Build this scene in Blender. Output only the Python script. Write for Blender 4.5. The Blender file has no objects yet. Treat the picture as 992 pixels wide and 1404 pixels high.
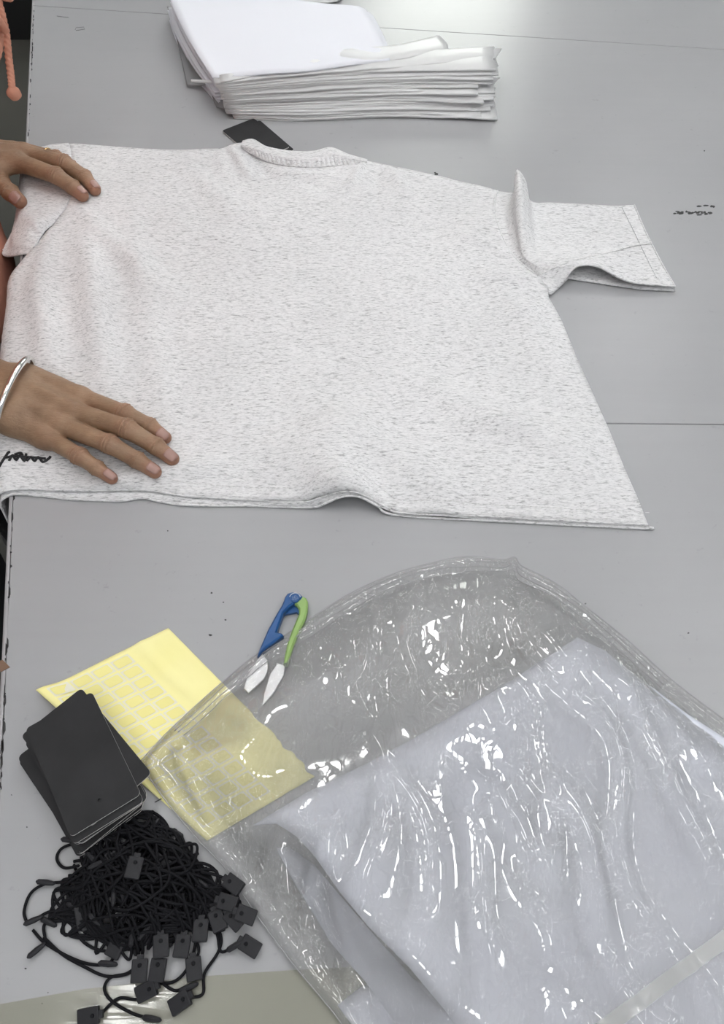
import bpy, bmesh, math, random
import numpy as np
from mathutils import Vector, Matrix, noise as mnoise
from mathutils.geometry import delaunay_2d_cdt

random.seed(7); RNG = np.random.default_rng(7)
SC = bpy.context.scene
COL = SC.collection

# ------------------------------------------------------------------ camera
T = 0.75            # table top height
H = 0.58            # camera height above the table top
TH = math.radians(56.0)
FPX = 1050.0        # focal length in pixels of the 992x1404 frame
cam_d = bpy.data.cameras.new('camera'); cam = bpy.data.objects.new('camera', cam_d); COL.objects.link(cam)
cam.location = (0, 0, T + H); cam.rotation_euler = (math.pi/2 - TH, 0, 0)
cam_d.sensor_fit = 'VERTICAL'; cam_d.sensor_height = 36.0; cam_d.lens = 36.0*FPX/1404.0
cam_d.clip_start = 0.02
SC.camera = cam
# ------------------------------------------------------------------ world and exposure
SC.view_settings.view_transform = 'Standard'; SC.view_settings.look = 'None'
SC.view_settings.gamma = 1.0; SC.view_settings.exposure = 0.03
w = bpy.data.worlds.new('world'); SC.world = w; w.use_nodes = True
bg = w.node_tree.nodes['Background']; bg.inputs[0].default_value = (0.93, 0.96, 1.0, 1); bg.inputs[1].default_value = 0.34
SC.cycles.max_bounces = 8; SC.cycles.transparent_max_bounces = 24; SC.cycles.caustics_reflective = False; SC.cycles.caustics_refractive = False
# lamps: rows of ceiling tubes (the fixtures themselves are built below)
TUBES = [(x, y, 2.95) for y in (-1.1, 0.9, 2.9) for x in (-0.72, 0.30, 1.32)]
for (x, y, z) in TUBES:
    ld = bpy.data.lights.new('tube_lamp', 'AREA'); ld.shape = 'RECTANGLE'; ld.size = 0.04; ld.size_y = 1.5
    ld.energy = 2.0; ld.color = (0.985, 0.99, 0.99)
    lo = bpy.data.objects.new('tube_lamp', ld); lo.location = (x, y, z-0.045); COL.objects.link(lo)
ld = bpy.data.lights.new('window_daylight', 'AREA'); ld.shape = 'RECTANGLE'; ld.size = 0.9; ld.size_y = 1.1
ld.energy = 15; ld.color = (0.95, 1.0, 0.93)
lo = bpy.data.objects.new('window_daylight', ld); lo.location = (0.45, 4.75, 2.1); lo.rotation_euler = (math.radians(-90), 0, 0); COL.objects.link(lo)

# ------------------------------------------------------------------ helpers
def U(px, py, h=0.0):
    """world point seen at pixel (px,py) that lies h metres above the table top"""
    x = (px-496.0)/FPX; v = (702.0-py)/FPX
    dy = math.cos(TH) + v*math.sin(TH); dz = -math.sin(TH) + v*math.cos(TH)
    t = (H-h)/(-dz)
    return Vector((x*t, dy*t, T+h))
def cm(px, py, h=0.0): return U(px, py, h*0.01)

def tag(o, label=None, cat=None, group=None, kind=None):
    if label: o['label'] = label
    if cat: o['category'] = cat
    if group: o['group'] = group
    if kind: o['kind'] = kind
    return o
def mk(name, verts, faces, mat, parent=None, smooth=True, mats=None, fmat=None):
    me = bpy.data.meshes.new(name)
    me.from_pydata([tuple(map(float, v)) for v in verts], [], [tuple(int(i) for i in f) for f in faces])
    me.update()
    for m in (mats or [mat]): me.materials.append(m)
    if fmat is not None: me.polygons.foreach_set('material_index', fmat)
    if smooth: me.polygons.foreach_set('use_smooth', [True]*len(me.polygons))
    o = bpy.data.objects.new(name, me); COL.objects.link(o)
    if parent: setpar(o, parent)
    return o
def setpar(o, parent):
    o.parent = parent           # parts keep world coordinates in their meshes
    if parent.parent is None: o.matrix_parent_inverse = Matrix.Translation(-Vector(parent.location))
def empty(name, loc, label, cat, group=None):
    o = bpy.data.objects.new(name, None); COL.objects.link(o); o.location = loc; o.empty_display_size = .02
    return tag(o, label, cat, group)
def bm_obj(name, bm, mat, parent=None, smooth=False):
    me = bpy.data.meshes.new(name); bm.to_mesh(me); bm.free(); me.materials.append(mat)
    if smooth: me.polygons.foreach_set('use_smooth', [True]*len(me.polygons))
    o = bpy.data.objects.new(name, me); COL.objects.link(o)
    if parent: setpar(o, parent)
    return o
def bm_box(bm, c, s, rz=0, bev=0):
    r = bmesh.ops.create_cube(bm, size=1, matrix=Matrix.Translation(c) @ Matrix.Rotation(rz, 4, 'Z') @ Matrix.Diagonal((*s, 1)))
    if bev:
        es = list({e for v in r['verts'] for e in v.link_edges})
        bmesh.ops.bevel(bm, geom=es, offset=bev, segments=2, affect='EDGES', profile=.6)
def mod_solid(o, t, off=-1):
    m = o.modifiers.new('solid', 'SOLIDIFY'); m.thickness = t; m.offset = off; return m
def mod_sub(o, n=1):
    m = o.modifiers.new('sub', 'SUBSURF'); m.levels = n; m.render_levels = n; return m

# numpy 2D gradient noise
_perm = RNG.permutation(512)
def pn(x, y, seed=0):
    x = np.asarray(x, float) + seed*17.31; y = np.asarray(y, float) - seed*9.17
    xi = np.floor(x).astype(int); yi = np.floor(y).astype(int); xf = x-xi; yf = y-yi
    def g(ix, iy, fx, fy):
        a = _perm[(ix + _perm[iy % 512]) % 512]*(2*math.pi/512)
        return np.cos(a)*fx + np.sin(a)*fy
    u = xf**3*(xf*(xf*6-15)+10); v = yf**3*(yf*(yf*6-15)+10)
    a = g(xi, yi, xf, yf); b = g(xi+1, yi, xf-1, yf); c = g(xi, yi+1, xf, yf-1); d = g(xi+1, yi+1, xf-1, yf-1)
    return (a*(1-u)+b*u)*(1-v) + (c*(1-u)+d*u)*v
def sstep(a, b, x):
    t = np.clip((x-a)/(b-a), 0, 1); return t*t*(3-2*t)
def seg_dist(P, A, B):
    A = np.asarray(A)[:2]; B = np.asarray(B)[:2]; d = B-A
    t = np.clip(((P-A)@d)/max(d@d, 1e-12), 0, 1)
    q = A + t[:, None]*d
    return np.hypot(P[:, 0]-q[:, 0], P[:, 1]-q[:, 1]), t
def poly_dist(P, poly):
    D = np.full(len(P), 1e9); n = len(poly)
    for i in range(n):
        D = np.minimum(D, seg_dist(P, poly[i], poly[(i+1) % n])[0])
    return D
def inside(P, poly):
    r = np.zeros(len(P), bool); n = len(poly); x, y = P[:, 0], P[:, 1]
    for i in range(n):
        x0, y0 = poly[i]; x1, y1 = poly[(i+1) % n]
        if y0 == y1: continue
        c = ((y0 > y) != (y1 > y)) & (x < (x1-x0)*(y-y0)/(y1-y0)+x0)
        r ^= c
    return r
def catmull(pts, n, closed=False):
    P = [np.array(p, float) for p in pts]; out = []
    m = len(P)
    segs = m if closed else m-1
    for i in range(segs):
        if closed: p0, p1, p2, p3 = P[i-1], P[i], P[(i+1) % m], P[(i+2) % m]
        else:
            p1, p2 = P[i], P[i+1]; p0 = P[i-1] if i else 2*p1-p2; p3 = P[i+2] if i+2 < m else 2*p2-p1
        for k in range(n):
            t = k/n
            out.append(.5*((2*p1)+(-p0+p2)*t+(2*p0-5*p1+4*p2-p3)*t*t+(-p0+3*p1-3*p2+p3)*t**3))
    if not closed: out.append(P[-1])
    return out
def resample(poly, sp):
    out = []; n = len(poly)
    for i in range(n):
        a = np.array(poly[i][:2], float); b = np.array(poly[(i+1) % n][:2], float)
        k = max(1, int(round(np.linalg.norm(b-a)/sp)))
        for j in range(k): out.append(a+(b-a)*j/k)
    return np.array(out)
def patch(poly, sp):
    """triangulated sheet inside an XY polygon: (P Nx2, tris, dist to the boundary)"""
    poly = resample(poly, sp)
    x0, y0 = poly.min(0); x1, y1 = poly.max(0)
    g = []
    r = 0; y = y0
    while y < y1:
        xs = np.arange(x0 + (sp/2 if r % 2 else 0), x1, sp)
        g.append(np.stack([xs, np.full(len(xs), y)], 1)); y += sp*.866; r += 1
    g = np.concatenate(g); g = g[inside(g, poly)]; g = g[poly_dist(g, poly) > sp*.55]
    P = np.concatenate([poly, g]); n = len(poly)
    vs, es, fs, *_ = delaunay_2d_cdt([Vector(p) for p in P], [], [list(range(n))], 1, 1e-7)
    V = np.array([tuple(v) for v in vs])
    return V, fs, poly_dist(V, poly)
def loft(ctrl, ni, nj):
    """ctrl[i][j] world points -> smooth grid"""
    rows = [catmull(r, nj) for r in ctrl]
    cols = [catmull([rows[i][j] for i in range(len(rows))], ni) for j in range(len(rows[0]))]
    n_i = len(cols[0]); n_j = len(cols)
    V = np.array([[cols[j][i] for j in range(n_j)] for i in range(n_i)])
    F = [(i*n_j+j, i*n_j+j+1, (i+1)*n_j+j+1, (i+1)*n_j+j) for i in range(n_i-1) for j in range(n_j-1)]
    return V, F
def tube(path, r, sides=6, caps=True):
    """tube around a list of points; r number or list"""
    P = [Vector(p) for p in path]; n = len(P); V = []; F = []
    up = Vector((0, 0, 1)); tprev = None; N = None
    for i, p in enumerate(P):
        t = (P[min(i+1, n-1)] - P[max(i-1, 0)]); t = t.normalized() if t.length > 1e-9 else Vector((1, 0, 0))
        if N is None:
            N = t.cross(up); N = N.normalized() if N.length > 1e-4 else Vector((1, 0, 0))
        else:
            N = (N - t*N.dot(t)); N = N.normalized() if N.length > 1e-6 else t.orthogonal().normalized()
        B = t.cross(N); rr = r[i] if hasattr(r, '__len__') else r
        for k in range(sides):
            a = 2*math.pi*k/sides; V.append(p + (N*math.cos(a)+B*math.sin(a))*rr)
    for i in range(n-1):
        for k in range(sides):
            F.append((i*sides+k, i*sides+(k+1) % sides, (i+1)*sides+(k+1) % sides, (i+1)*sides+k))
    if caps: F.append(tuple(range(sides-1, -1, -1))); F.append(tuple((n-1)*sides+k for k in range(sides)))
    return V, F
def merge(parts):
    V = []; F = []
    for v, f in parts:
        o = len(V); V += list(v); F += [tuple(i+o for i in q) for q in f]
    return V, F
def prism(poly, z0, z1, bev=0):
    """extruded XY polygon (any winding) as verts, faces; bev = chamfer at the top"""
    poly = [tuple(p[:2]) for p in poly]
    A = sum(poly[i-1][0]*poly[i][1]-poly[i][0]*poly[i-1][1] for i in range(len(poly)))
    if A < 0: poly = poly[::-1]
    n = len(poly); V = [(x, y, z0) for x, y in poly]
    F = [tuple(range(n-1, -1, -1))]
    rings = [[(x, y, z1-bev) for x, y in poly]] if bev else []
    if bev:
        ins = []
        for i in range(n):
            a = Vector(poly[i-1]); b = Vector(poly[i]); c = Vector(poly[(i+1) % n])
            e1 = (b-a).normalized(); e2 = (c-b).normalized()
            nn = Vector((-(e1.y+e2.y), e1.x+e2.x)); nn = nn.normalized() if nn.length > 1e-6 else Vector((-e1.y, e1.x))
            q = b+nn*bev; ins.append((q.x, q.y, z1))
        rings.append(ins)
    else: rings.append([(x, y, z1) for x, y in poly])
    for r in rings: V += r
    for k in range(len(rings)):
        a = k*n; b = (k+1)*n
        F += [(a+i, a+(i+1) % n, b+(i+1) % n, b+i) for i in range(n)]
    F.append(tuple(len(rings)*n+i for i in range(n)))
    return V, F
def rrect(w, l, r, n=5):
    out = []
    for (cx, cy, a0) in ((w/2-r, l/2-r, 0), (-w/2+r, l/2-r, 90), (-w/2+r, -l/2+r, 180), (w/2-r, -l/2+r, 270)):
        for k in range(n+1):
            a = math.radians(a0+90*k/n); out.append((cx+r*math.cos(a), cy+r*math.sin(a)))
    return out

# ------------------------------------------------------------------ materials
def M(name, col=(.5, .5, .5), rough=.5, metal=0, spec=.5, **kw):
    m = bpy.data.materials.new(name); m.use_nodes = True; b = m.node_tree.nodes['Principled BSDF']
    b.inputs['Base Color'].default_value = (*col, 1); b.inputs['Roughness'].default_value = rough
    b.inputs['Metallic'].default_value = metal; b.inputs['Specular IOR Level'].default_value = spec
    for k, v in kw.items(): b.inputs[k.replace('_', ' ')].default_value = v
    return m
def nd(m, t, **kw):
    n = m.node_tree.nodes.new(t)
    for k, v in kw.items():
        if hasattr(n, k) and not k[0].isupper(): setattr(n, k, v)
        else: n.inputs[k.replace('_', ' ')].default_value = v
    return n
def lk(m, a, b): m.node_tree.links.new(a, b)
def coords(m, scale=(1, 1, 1), rot=(0, 0, 0), out='Object'):
    tc = nd(m, 'ShaderNodeTexCoord'); mp = nd(m, 'ShaderNodeMapping')
    mp.inputs['Scale'].default_value = scale; mp.inputs['Rotation'].default_value = rot
    lk(m, tc.outputs[out], mp.inputs[0]); return mp.outputs[0]
def ramp(m, src, stops):
    r = nd(m, 'ShaderNodeValToRGB'); e = r.color_ramp.elements
    while len(e) < len(stops): e.new(.5)
    for i, (p, c) in enumerate(stops):
        e[i].position = p; e[i].color = (*c, 1) if len(c) == 3 else c
    lk(m, src, r.inputs[0]); return r.outputs[0]
def noise_tex(m, vec, scale, detail=3, rough=.5, dist=0):
    n = nd(m, 'ShaderNodeTexNoise'); n.inputs['Scale'].default_value = scale; n.inputs['Detail'].default_value = detail
    n.inputs['Roughness'].default_value = rough; n.inputs['Distortion'].default_value = dist
    lk(m, vec, n.inputs['Vector']); return n.outputs['Fac']
def mixc(m, fac, a, b, mode='MIX'):
    x = nd(m, 'ShaderNodeMix'); x.data_type = 'RGBA'; x.blend_type = mode
    for s, v in ((0, fac), (6, a), (7, b)):
        if isinstance(v, (int, float)): x.inputs[s].default_value = v
        elif isinstance(v, tuple): x.inputs[s].default_value = (*v, 1)
        else: lk(m, v, x.inputs[s])
    return x.outputs[2]
def bump(m, src, strength, dist=.001, prev=None):
    b = nd(m, 'ShaderNodeBump'); b.inputs['Strength'].default_value = strength; b.inputs['Distance'].default_value = dist
    lk(m, src, b.inputs['Height'])
    if prev: lk(m, prev, b.inputs['Normal'])
    return b.outputs[0]
def BS(m): return m.node_tree.nodes['Principled BSDF']

def m_fabric():
    m = M('heather_jersey', rough=.95, spec=.15); b = BS(m)
    v = coords(m, (130, 560, 400), (0, 0, math.radians(-3)))
    f1 = noise_tex(m, v, 1.0, 3, .6, .6)
    v2 = coords(m, (260, 1000, 700), (0, 0, math.radians(-9)))
    f2 = noise_tex(m, v2, 1.0, 2, .6, .3)
    c1 = ramp(m, f1, [(0.30, (.42, .42, .425)), (.44, (.76, .755, .76)), (.60, (.84, .835, .84))])
    c2 = ramp(m, f2, [(0.27, (.45, .45, .46)), (.43, (.88, .88, .88)), (.7, (1, 1, 1))])
    v3 = coords(m, (9, 9, 9)); f3 = noise_tex(m, v3, 1, 2)
    c3 = ramp(m, f3, [(.3, (.93, .93, .93)), (.7, (1, 1, 1))])
    c = mixc(m, .85, c1, c2, 'MULTIPLY'); c = mixc(m, 1.0, c, c3, 'MULTIPLY')
    lk(m, c, b.inputs['Base Color'])
    lk(m, bump(m, f1, .35, .0006), b.inputs['Normal'])
    b.inputs['Sheen Weight'].default_value = .15
    return m
def m_table():
    m = M('grey_laminate', rough=.42, spec=.4); b = BS(m)
    v = coords(m); f = noise_tex(m, v, 3.0, 4, .55)
    c = ramp(m, f, [(.3, (.335, .337, .345)), (.7, (.375, .377, .385))])
    f2 = noise_tex(m, v, 90, 3, .7); c2 = ramp(m, f2, [(.26, (.75, .75, .75)), (.34, (1, 1, 1))])
    v3 = coords(m, (6, 90, 1), (0, 0, .5)); f3 = noise_tex(m, v3, 1, 3, .6)
    c3 = ramp(m, f3, [(.3, (.985, .985, .985)), (.6, (1, 1, 1))])
    c = mixc(m, .5, c, c2, 'MULTIPLY'); c = mixc(m, 1.0, c, c3, 'MULTIPLY')
    lk(m, c, b.inputs['Base Color'])
    b.inputs['Roughness'].default_value = .30
    lk(m, bump(m, noise_tex(m, v, 900, 2), .05, .0004), b.inputs['Normal'])
    return m
def m_skin():
    m = M('skin', rough=.48, spec=.4); b = BS(m)
    at = nd(m, 'ShaderNodeAttribute'); at.attribute_name = 'tint'
    v = coords(m); f = noise_tex(m, v, 120, 4, .6); f2 = noise_tex(m, v, 35, 3, .6)
    base = ramp(m, f2, [(.3, (.25, .153, .092)), (.7, (.35, .225, .140))])
    base = mixc(m, at.outputs['Fac'], base, (.40, .185, .125))
    c = mixc(m, .35, base, ramp(m, f, [(.3, (.7, .62, .58)), (.6, (1, 1, 1))]), 'MULTIPLY')
    lk(m, c, b.inputs['Base Color'])
    b.inputs['Subsurface Weight'].default_value = .12; b.inputs['Subsurface Radius'].default_value = (.01, .004, .002); b.inputs['Subsurface Scale'].default_value = .5
    vv = nd(m, 'ShaderNodeTexVoronoi'); vv.feature = 'DISTANCE_TO_EDGE'; vv.inputs['Scale'].default_value = 700; lk(m, v, vv.inputs['Vector'])
    n1 = bump(m, vv.outputs['Distance'], .12, .0004)
    lk(m, bump(m, noise_tex(m, coords(m, (150, 420, 300), (0, 0, .45)), 1, 4, .65, .5), .8, .0011, n1), b.inputs['Normal'])
    return m
def film(name, tint, haze, gloss, rough, bumps, ior=1.45, hazecol=(.9, .9, .92)):
    """thin clear plastic film: see-through, a little milky, mirror-like skin"""
    m = bpy.data.materials.new(name); m.use_nodes = True; nt = m.node_tree; nt.nodes.clear()
    out = nt.nodes.new('ShaderNodeOutputMaterial')
    tr = nt.nodes.new('ShaderNodeBsdfTransparent'); tr.inputs[0].default_value = (*tint, 1)
    df = nt.nodes.new('ShaderNodeBsdfDiffuse'); df.inputs[0].default_value = (*hazecol, 1)
    tl = nt.nodes.new('ShaderNodeBsdfTranslucent'); tl.inputs[0].default_value = (*hazecol, 1)
    dt = nt.nodes.new('ShaderNodeMixShader'); dt.inputs[0].default_value = .4
    nt.links.new(df.outputs[0], dt.inputs[1]); nt.links.new(tl.outputs[0], dt.inputs[2])
    gl = nt.nodes.new('ShaderNodeBsdfGlossy'); gl.inputs['Roughness'].default_value = rough; gl.inputs[0].default_value = (1, 1, 1, 1)
    a = nt.nodes.new('ShaderNodeMixShader'); a.inputs[0].default_value = haze
    nt.links.new(tr.outputs[0], a.inputs[1]); nt.links.new(dt.outputs[0], a.inputs[2])
    fr = nt.nodes.new('ShaderNodeFresnel'); fr.inputs['IOR'].default_value = ior
    mu = nt.nodes.new('ShaderNodeMath'); mu.operation = 'MULTIPLY'; mu.inputs[1].default_value = gloss; mu.use_clamp = True
    nt.links.new(fr.outputs[0], mu.inputs[0])
    b = nt.nodes.new('ShaderNodeMixShader'); nt.links.new(mu.outputs[0], b.inputs[0])
    nt.links.new(a.outputs[0], b.inputs[1]); nt.links.new(gl.outputs[0], b.inputs[2])
    nt.links.new(b.outputs[0], out.inputs[0])
    nrm = bumps(m)
    if nrm:
        for n in (gl,): nt.links.new(nrm, n.inputs['Normal'])
    return m
def crinkle(m):
    v = coords(m, (30, 12, 10), (0, 0, math.radians(-17)))
    f = noise_tex(m, v, 1.5, 3, .5, 1.2)
    r = ramp(m, f, [(.462, (0, 0, 0)), (.5, (1, 1, 1)), (.538, (0, 0, 0))])
    n1 = bump(m, r, .7, .0045)
    v2 = coords(m, (62, 36, 20), (0, 0, math.radians(-28)))
    f2 = noise_tex(m, v2, 1.3, 2, .5, 1.6)
    r2 = ramp(m, f2, [(.45, (0, 0, 0)), (.5, (1, 1, 1)), (.55, (0, 0, 0))])
    return bump(m, r2, .8, .003, n1)

FAB = m_fabric(); TAB = m_table(); SKIN = m_skin()
NAIL = M('fingernail', (.36, .21, .175), .3, spec=.5)
SILVER = M('silver', (.82, .82, .8), .18, 1); GOLD = M('gold', (.85, .62, .3), .25, 1)
CORAL = M('coral_sweatshirt', (.55, .24, .17), .9, spec=.2)
lk(CORAL, bump(CORAL, noise_tex(CORAL, coords(CORAL), 260, 3), .3, .001), BS(CORAL).inputs['Normal'])
CORALC = M('coral_cord', (.55, .26, .18), .85, spec=.2)
BLACKF = M('black_trousers', (.012, .012, .014), .9); HAIR = M('black_hair', (.01, .009, .008), .5)
CARD = M('black_card', (.024, .024, .026), .6, spec=.2)
lk(CARD, ramp(CARD, noise_tex(CARD, coords(CARD), 25, 4), [(.3, (.020, .020, .021)), (.7, (.030, .030, .032))]), BS(CARD).inputs['Base Color'])
CARDW = M('card_edge', (.82, .80, .78), .8)
CORD = M('black_cord', (.008, .008, .010), .75, spec=.15); SEAL = M('black_seal', (.018, .018, .021), .5, spec=.25)
CHAR = M('charcoal_stain', (.03, .03, .03), .7)
BROWN = M('bare_board', (.20, .12, .08), .8); EDGE = M('edge_band', (.36, .35, .36), .4); DARKEDGE = M('dark_dirt', (.035, .03, .028), .8)
YEL = M('yellow_backing', (.86, .80, .36), .55, spec=.25); 
lk(YEL, ramp(YEL, noise_tex(YEL, coords(YEL), 14, 3), [(.3, (.93, .86, .36)), (.7, (.97, .91, .46))]), BS(YEL).inputs['Base Color'])
YST = M('yellow_sticker', (.88, .81, .32), .55, spec=.25); YRIM = M('sticker_rim', (.84, .81, .66), .5)
BLUE = M('blue_plastic', (.008, .075, .24), .35); GREEN = M('green_plastic', (.27, .42, .13), .35); STEEL = M('steel', (.85, .85, .86), .35, 1)
WHITEG = M('white_cloth', (.68, .70, .79), .85, spec=.2)
lk(WHITEG, ramp(WHITEG, noise_tex(WHITEG, coords(WHITEG), 18, 4), [(.3, (.66, .68, .77)), (.7, (.74, .76, .84))]), BS(WHITEG).inputs['Base Color'])
FILM = film('clear_film', (.99, .99, .99), .23, 2.4, .045, crinkle, hazecol=(1, 1, 1))
SEAM = film('sealed_film', (.97, .97, .95), .30, 1.0, .2, lambda m: None, hazecol=(.86, .85, .80))
FROST = film('frosted_film', (.96, .96, .96), .93, .6, .3, lambda m: bump(m, noise_tex(m, coords(m, (12, 40, 40)), 1, 3), .4, .003), hazecol=(1.0, 1.0, 1.0))
FROST2 = film('thin_frosted_film', (.95, .95, .95), .36, 1.2, .2, lambda m: bump(m, noise_tex(m, coords(m, (20, 20, 20)), 1, 3), .4, .003))
WHITES = M('white_poly', (.80, .81, .86), .7, spec=.2); 
TAPE = film('yellowed_tape', (.96, .955, .88), .25, 1.8, .12, lambda m: bump(m, noise_tex(m, coords(m, (5, 70, 10), (0, 0, math.radians(4))), 1, 4, .5, .5), .8, .003), hazecol=(.85, .84, .70))
FLOOR = M('dark_floor', (.075, .072, .06), .55)
lk(FLOOR, ramp(FLOOR, noise_tex(FLOOR, coords(FLOOR), 2.5, 4), [(.3, (.095, .095, .084)), (.7, (.145, .140, .120))]), BS(FLOOR).inputs['Base Color'])
WALL = M('wall_paint', (.5, .51, .5), .9); FRAMEM = M('window_frame', (.6, .6, .6), .5); DARKP = M('dark_plastic', (.09, .091, .093), .5)
GLASS = M('lit_window', (.8, .8, .8), .3); BS(GLASS).inputs['Emission Color'].default_value = (.95, 1, .93, 1); BS(GLASS).inputs['Emission Strength'].default_value = 3.0
TUBEM = M('lit_tube', (.9, .9, .9), .3); BS(TUBEM).inputs['Emission Color'].default_value = (.985, .99, .99, 1); BS(TUBEM).inputs['Emission Strength'].default_value = 20.0
WHITEP = M('white_enamel', (.75, .75, .75), .5)

# ------------------------------------------------------------------ the room
def box_obj(name, c, s, mat, parent=None, rz=0, bev=0, smooth=False):
    bm = bmesh.new(); bm_box(bm, c, s, rz, bev); return bm_obj(name, bm, mat, parent, smooth)
tag(box_obj('floor', (0, 2, -.05), (8, 8, .1), FLOOR), kind='structure')
# far wall with a window opening
wx0, wx1, wz0, wz1 = 0.0, 0.9, 1.55, 2.65
bm = bmesh.new()
bm_box(bm, ((-4+wx0)/2, 5, 1.8), (wx0+4, .15, 3.6)); bm_box(bm, ((4+wx1)/2, 5, 1.8), (4-wx1, .15, 3.6))
bm_box(bm, ((wx0+wx1)/2, 5, wz0/2), (wx1-wx0, .15, wz0)); bm_box(bm, ((wx0+wx1)/2, 5, (3.6+wz1)/2), (wx1-wx0, .15, 3.6-wz1))
tag(bm_obj('wall_far', bm, WALL), kind='structure')
wn = bpy.data.objects.new('window_1', None); COL.objects.link(wn); wn.location = ((wx0+wx1)/2, 5, wz0); tag(wn, kind='structure')
bm = bmesh.new()
for x in (wx0, (wx0+wx1)/2, wx1): bm_box(bm, (x, 4.95, (wz0+wz1)/2), (.05, .06, wz1-wz0+.05))
for z in (wz0, wz1): bm_box(bm, ((wx0+wx1)/2, 4.95, z), (wx1-wx0, .06, .05))
bm_obj('window_frame', bm, FRAMEM, wn)
for k in range(2):
    box_obj('pane', (wx0+(wx1-wx0)*(.25+.5*k), 5.0, (wz0+wz1)/2), ((wx1-wx0)/2-.05, .01, wz1-wz0-.05), GLASS, wn)
tag(box_obj('wall_left', (-4, 2, 1.8), (.15, 8, 3.6), WALL), kind='structure')
for i, (x, y, z) in enumerate(TUBES):
    side = ('left', 'middle', 'right')[i % 3]; dep = ('near', 'middle', 'far')[i // 3]
    lt = empty('ceiling_light', (x, y, z), f'white tube lamp hanging in the {dep} row, {side} lamp of it', 'lamp', 'tube lamps over the table')
    box_obj('housing', (x, y, z+.03), (.14, 1.6, .06), WHITEP, lt, bev=.008)
    for s in (-.03, .03):
        V, F = tube([(x+s, y-.75, z-.02), (x+s, y+.75, z-.02)], .013, 10); mk('tube', V, F, TUBEM, lt)
    for q in (-.6, .6):
        V, F = tube([(x, y+q, z+.06), (x, y+q, z+.65)], .004, 6); mk('suspension_rod', V, F, WHITEP, lt)
tag(box_obj('ceiling', (0, 2, 3.65), (8, 8, .1), WHITEP), kind='structure')
# dark bin on the floor beyond the table's left edge
b0 = empty('storage_bin', (-1.45, 3.34, 0), 'dark grey storage bin on the floor beyond the left table edge', 'bin')
V = []; F = []
def ring(hw, hl, z, r): return [(-1.45+x, 3.34+y, z) for x, y in rrect(hw*2, hl*2, r, 4)]
rings = [ring(.40, .40, .0, .05), ring(.44, .44, .42, .06), ring(.46, .46, .43, .06), ring(.46, .46, .47, .06)]
n = len(rings[0])
for r in rings: V += r
for k in range(3): F += [(k*n+i, k*n+(i+1) % n, (k+1)*n+(i+1) % n, (k+1)*n+i) for i in range(n)]
F.append(tuple(range(n-1, -1, -1))); mk('body', V, F, DARKP, b0)
V, F = prism([(p[0], p[1]) for p in ring(.475, .475, 0, .07)], .47, .53, .012); mk('lid', V, F, DARKP, b0, smooth=False)
V, F = tube([(-1.6, 2.90, .40), (-1.6, 2.86, .39), (-1.4, 2.86, .39), (-1.4, 2.90, .40)], .012, 8); mk('handle', V, F, DARKP, b0)

# ------------------------------------------------------------------ the table
E0 = U(47, 0); E1 = U(8, 915)                       # the table's left edge
ED = (E0-E1).to_2d().normalized(); EN = Vector((ED.y, -ED.x))     # along the edge (away), into the table
EO = E1.to_2d()
def TP(u, v, z=0.0):                                # u into the table, v along the edge
    q = EO + EN*u + ED*v; return Vector((q.x, q.y, T+z))
def uv_of(x, y):
    dx = np.asarray(x)-EO.x; dy = np.asarray(y)-EO.y
    return dx*EN.x+dy*EN.y, dx*ED.x+dy*ED.y
def v_on(px, py):                                   # (u,v) of a pixel on the table plane
    p = U(px, py); a, b = uv_of(p.x, p.y); return float(a), float(b)
tb = empty('work_table', TP(.5, .6, -T), 'long grey laminate work table with worn pale edges and seams', 'table')
def seam_line(pa, pb):
    (u0, v0), (u1, v1) = v_on(*pa), v_on(*pb); k = (v1-v0)/(u1-u0); return lambda u: v0+k*(u-u0)
s_far = seam_line((50, 8), (900, 62)); s_mid = seam_line((400, 576), (992, 582))
UW = 1.55; VN, VF = -.55, 2.9; g = .0004
def panel(fa, fb):
    poly = [TP(0.0, fa(0.0)), TP(UW, fa(UW)), TP(UW, fb(UW)), TP(0.0, fb(0.0))]
    V, F = prism([p[:2] for p in poly], T-.003, T, .0006); return mk('panel', V, F, TAB, tb, smooth=False)
panel(lambda u: VN, lambda u: s_mid(u)-g); panel(lambda u: s_mid(u)+g, lambda u: s_far(u)-g*1.6); panel(lambda u: s_far(u)+g*1.6, lambda u: VF)
def slab(name, u0, u1, v0, v1, z0, z1, mat):
    V, F = prism([TP(u0, v0)[:2], TP(u1, v0)[:2], TP(u1, v1)[:2], TP(u0, v1)[:2]], T+z0, T+z1); return mk(name, V, F, mat, tb, smooth=False)
slab('core_board', -.001, UW-.002, VN+.002, VF-.002, -.028, -.0032, DARKEDGE)
# edge band: a slightly uneven pale strip, then a darker strip below
V = []; F = []; k = 0
vs_ = np.arange(VN, VF, .02)
for v in vs_:
    j = .0006*math.sin(v*61)+.0008*random.uniform(-1, 1)
    for (u, z) in ((-.0002+j*.5, -.0006), (-.0010, .0003), (-.0030, .0002), (-.0040, -.0010), (-.0040+j*.3, -.026)): V.append(TP(u, v, z))
for i in range(len(vs_)-1):
    for c in range(4): a = i*5+c; F.append((a, a+1, a+6, a+5))
mk('edge_band', V, F, EDGE, tb)
slab('side_rail', .03, .05, VN+.05, VF-.05, -.11, -.028, DARKP)
for (u, v) in ((.06, VN+.1), (.06, VF-.1), (UW-.08, VN+.1), (UW-.08, VF-.1), (.06, 1.1), (UW-.08, 1.1)):
    V, F = prism([TP(u-.02, v-.02)[:2], TP(u+.02, v-.02)[:2], TP(u+.02, v+.02)[:2], TP(u-.02, v+.02)[:2]], 0, T-.11 if u < .1 else T-.028); mk('leg', V, F, DARKP, tb, smooth=False)
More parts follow.
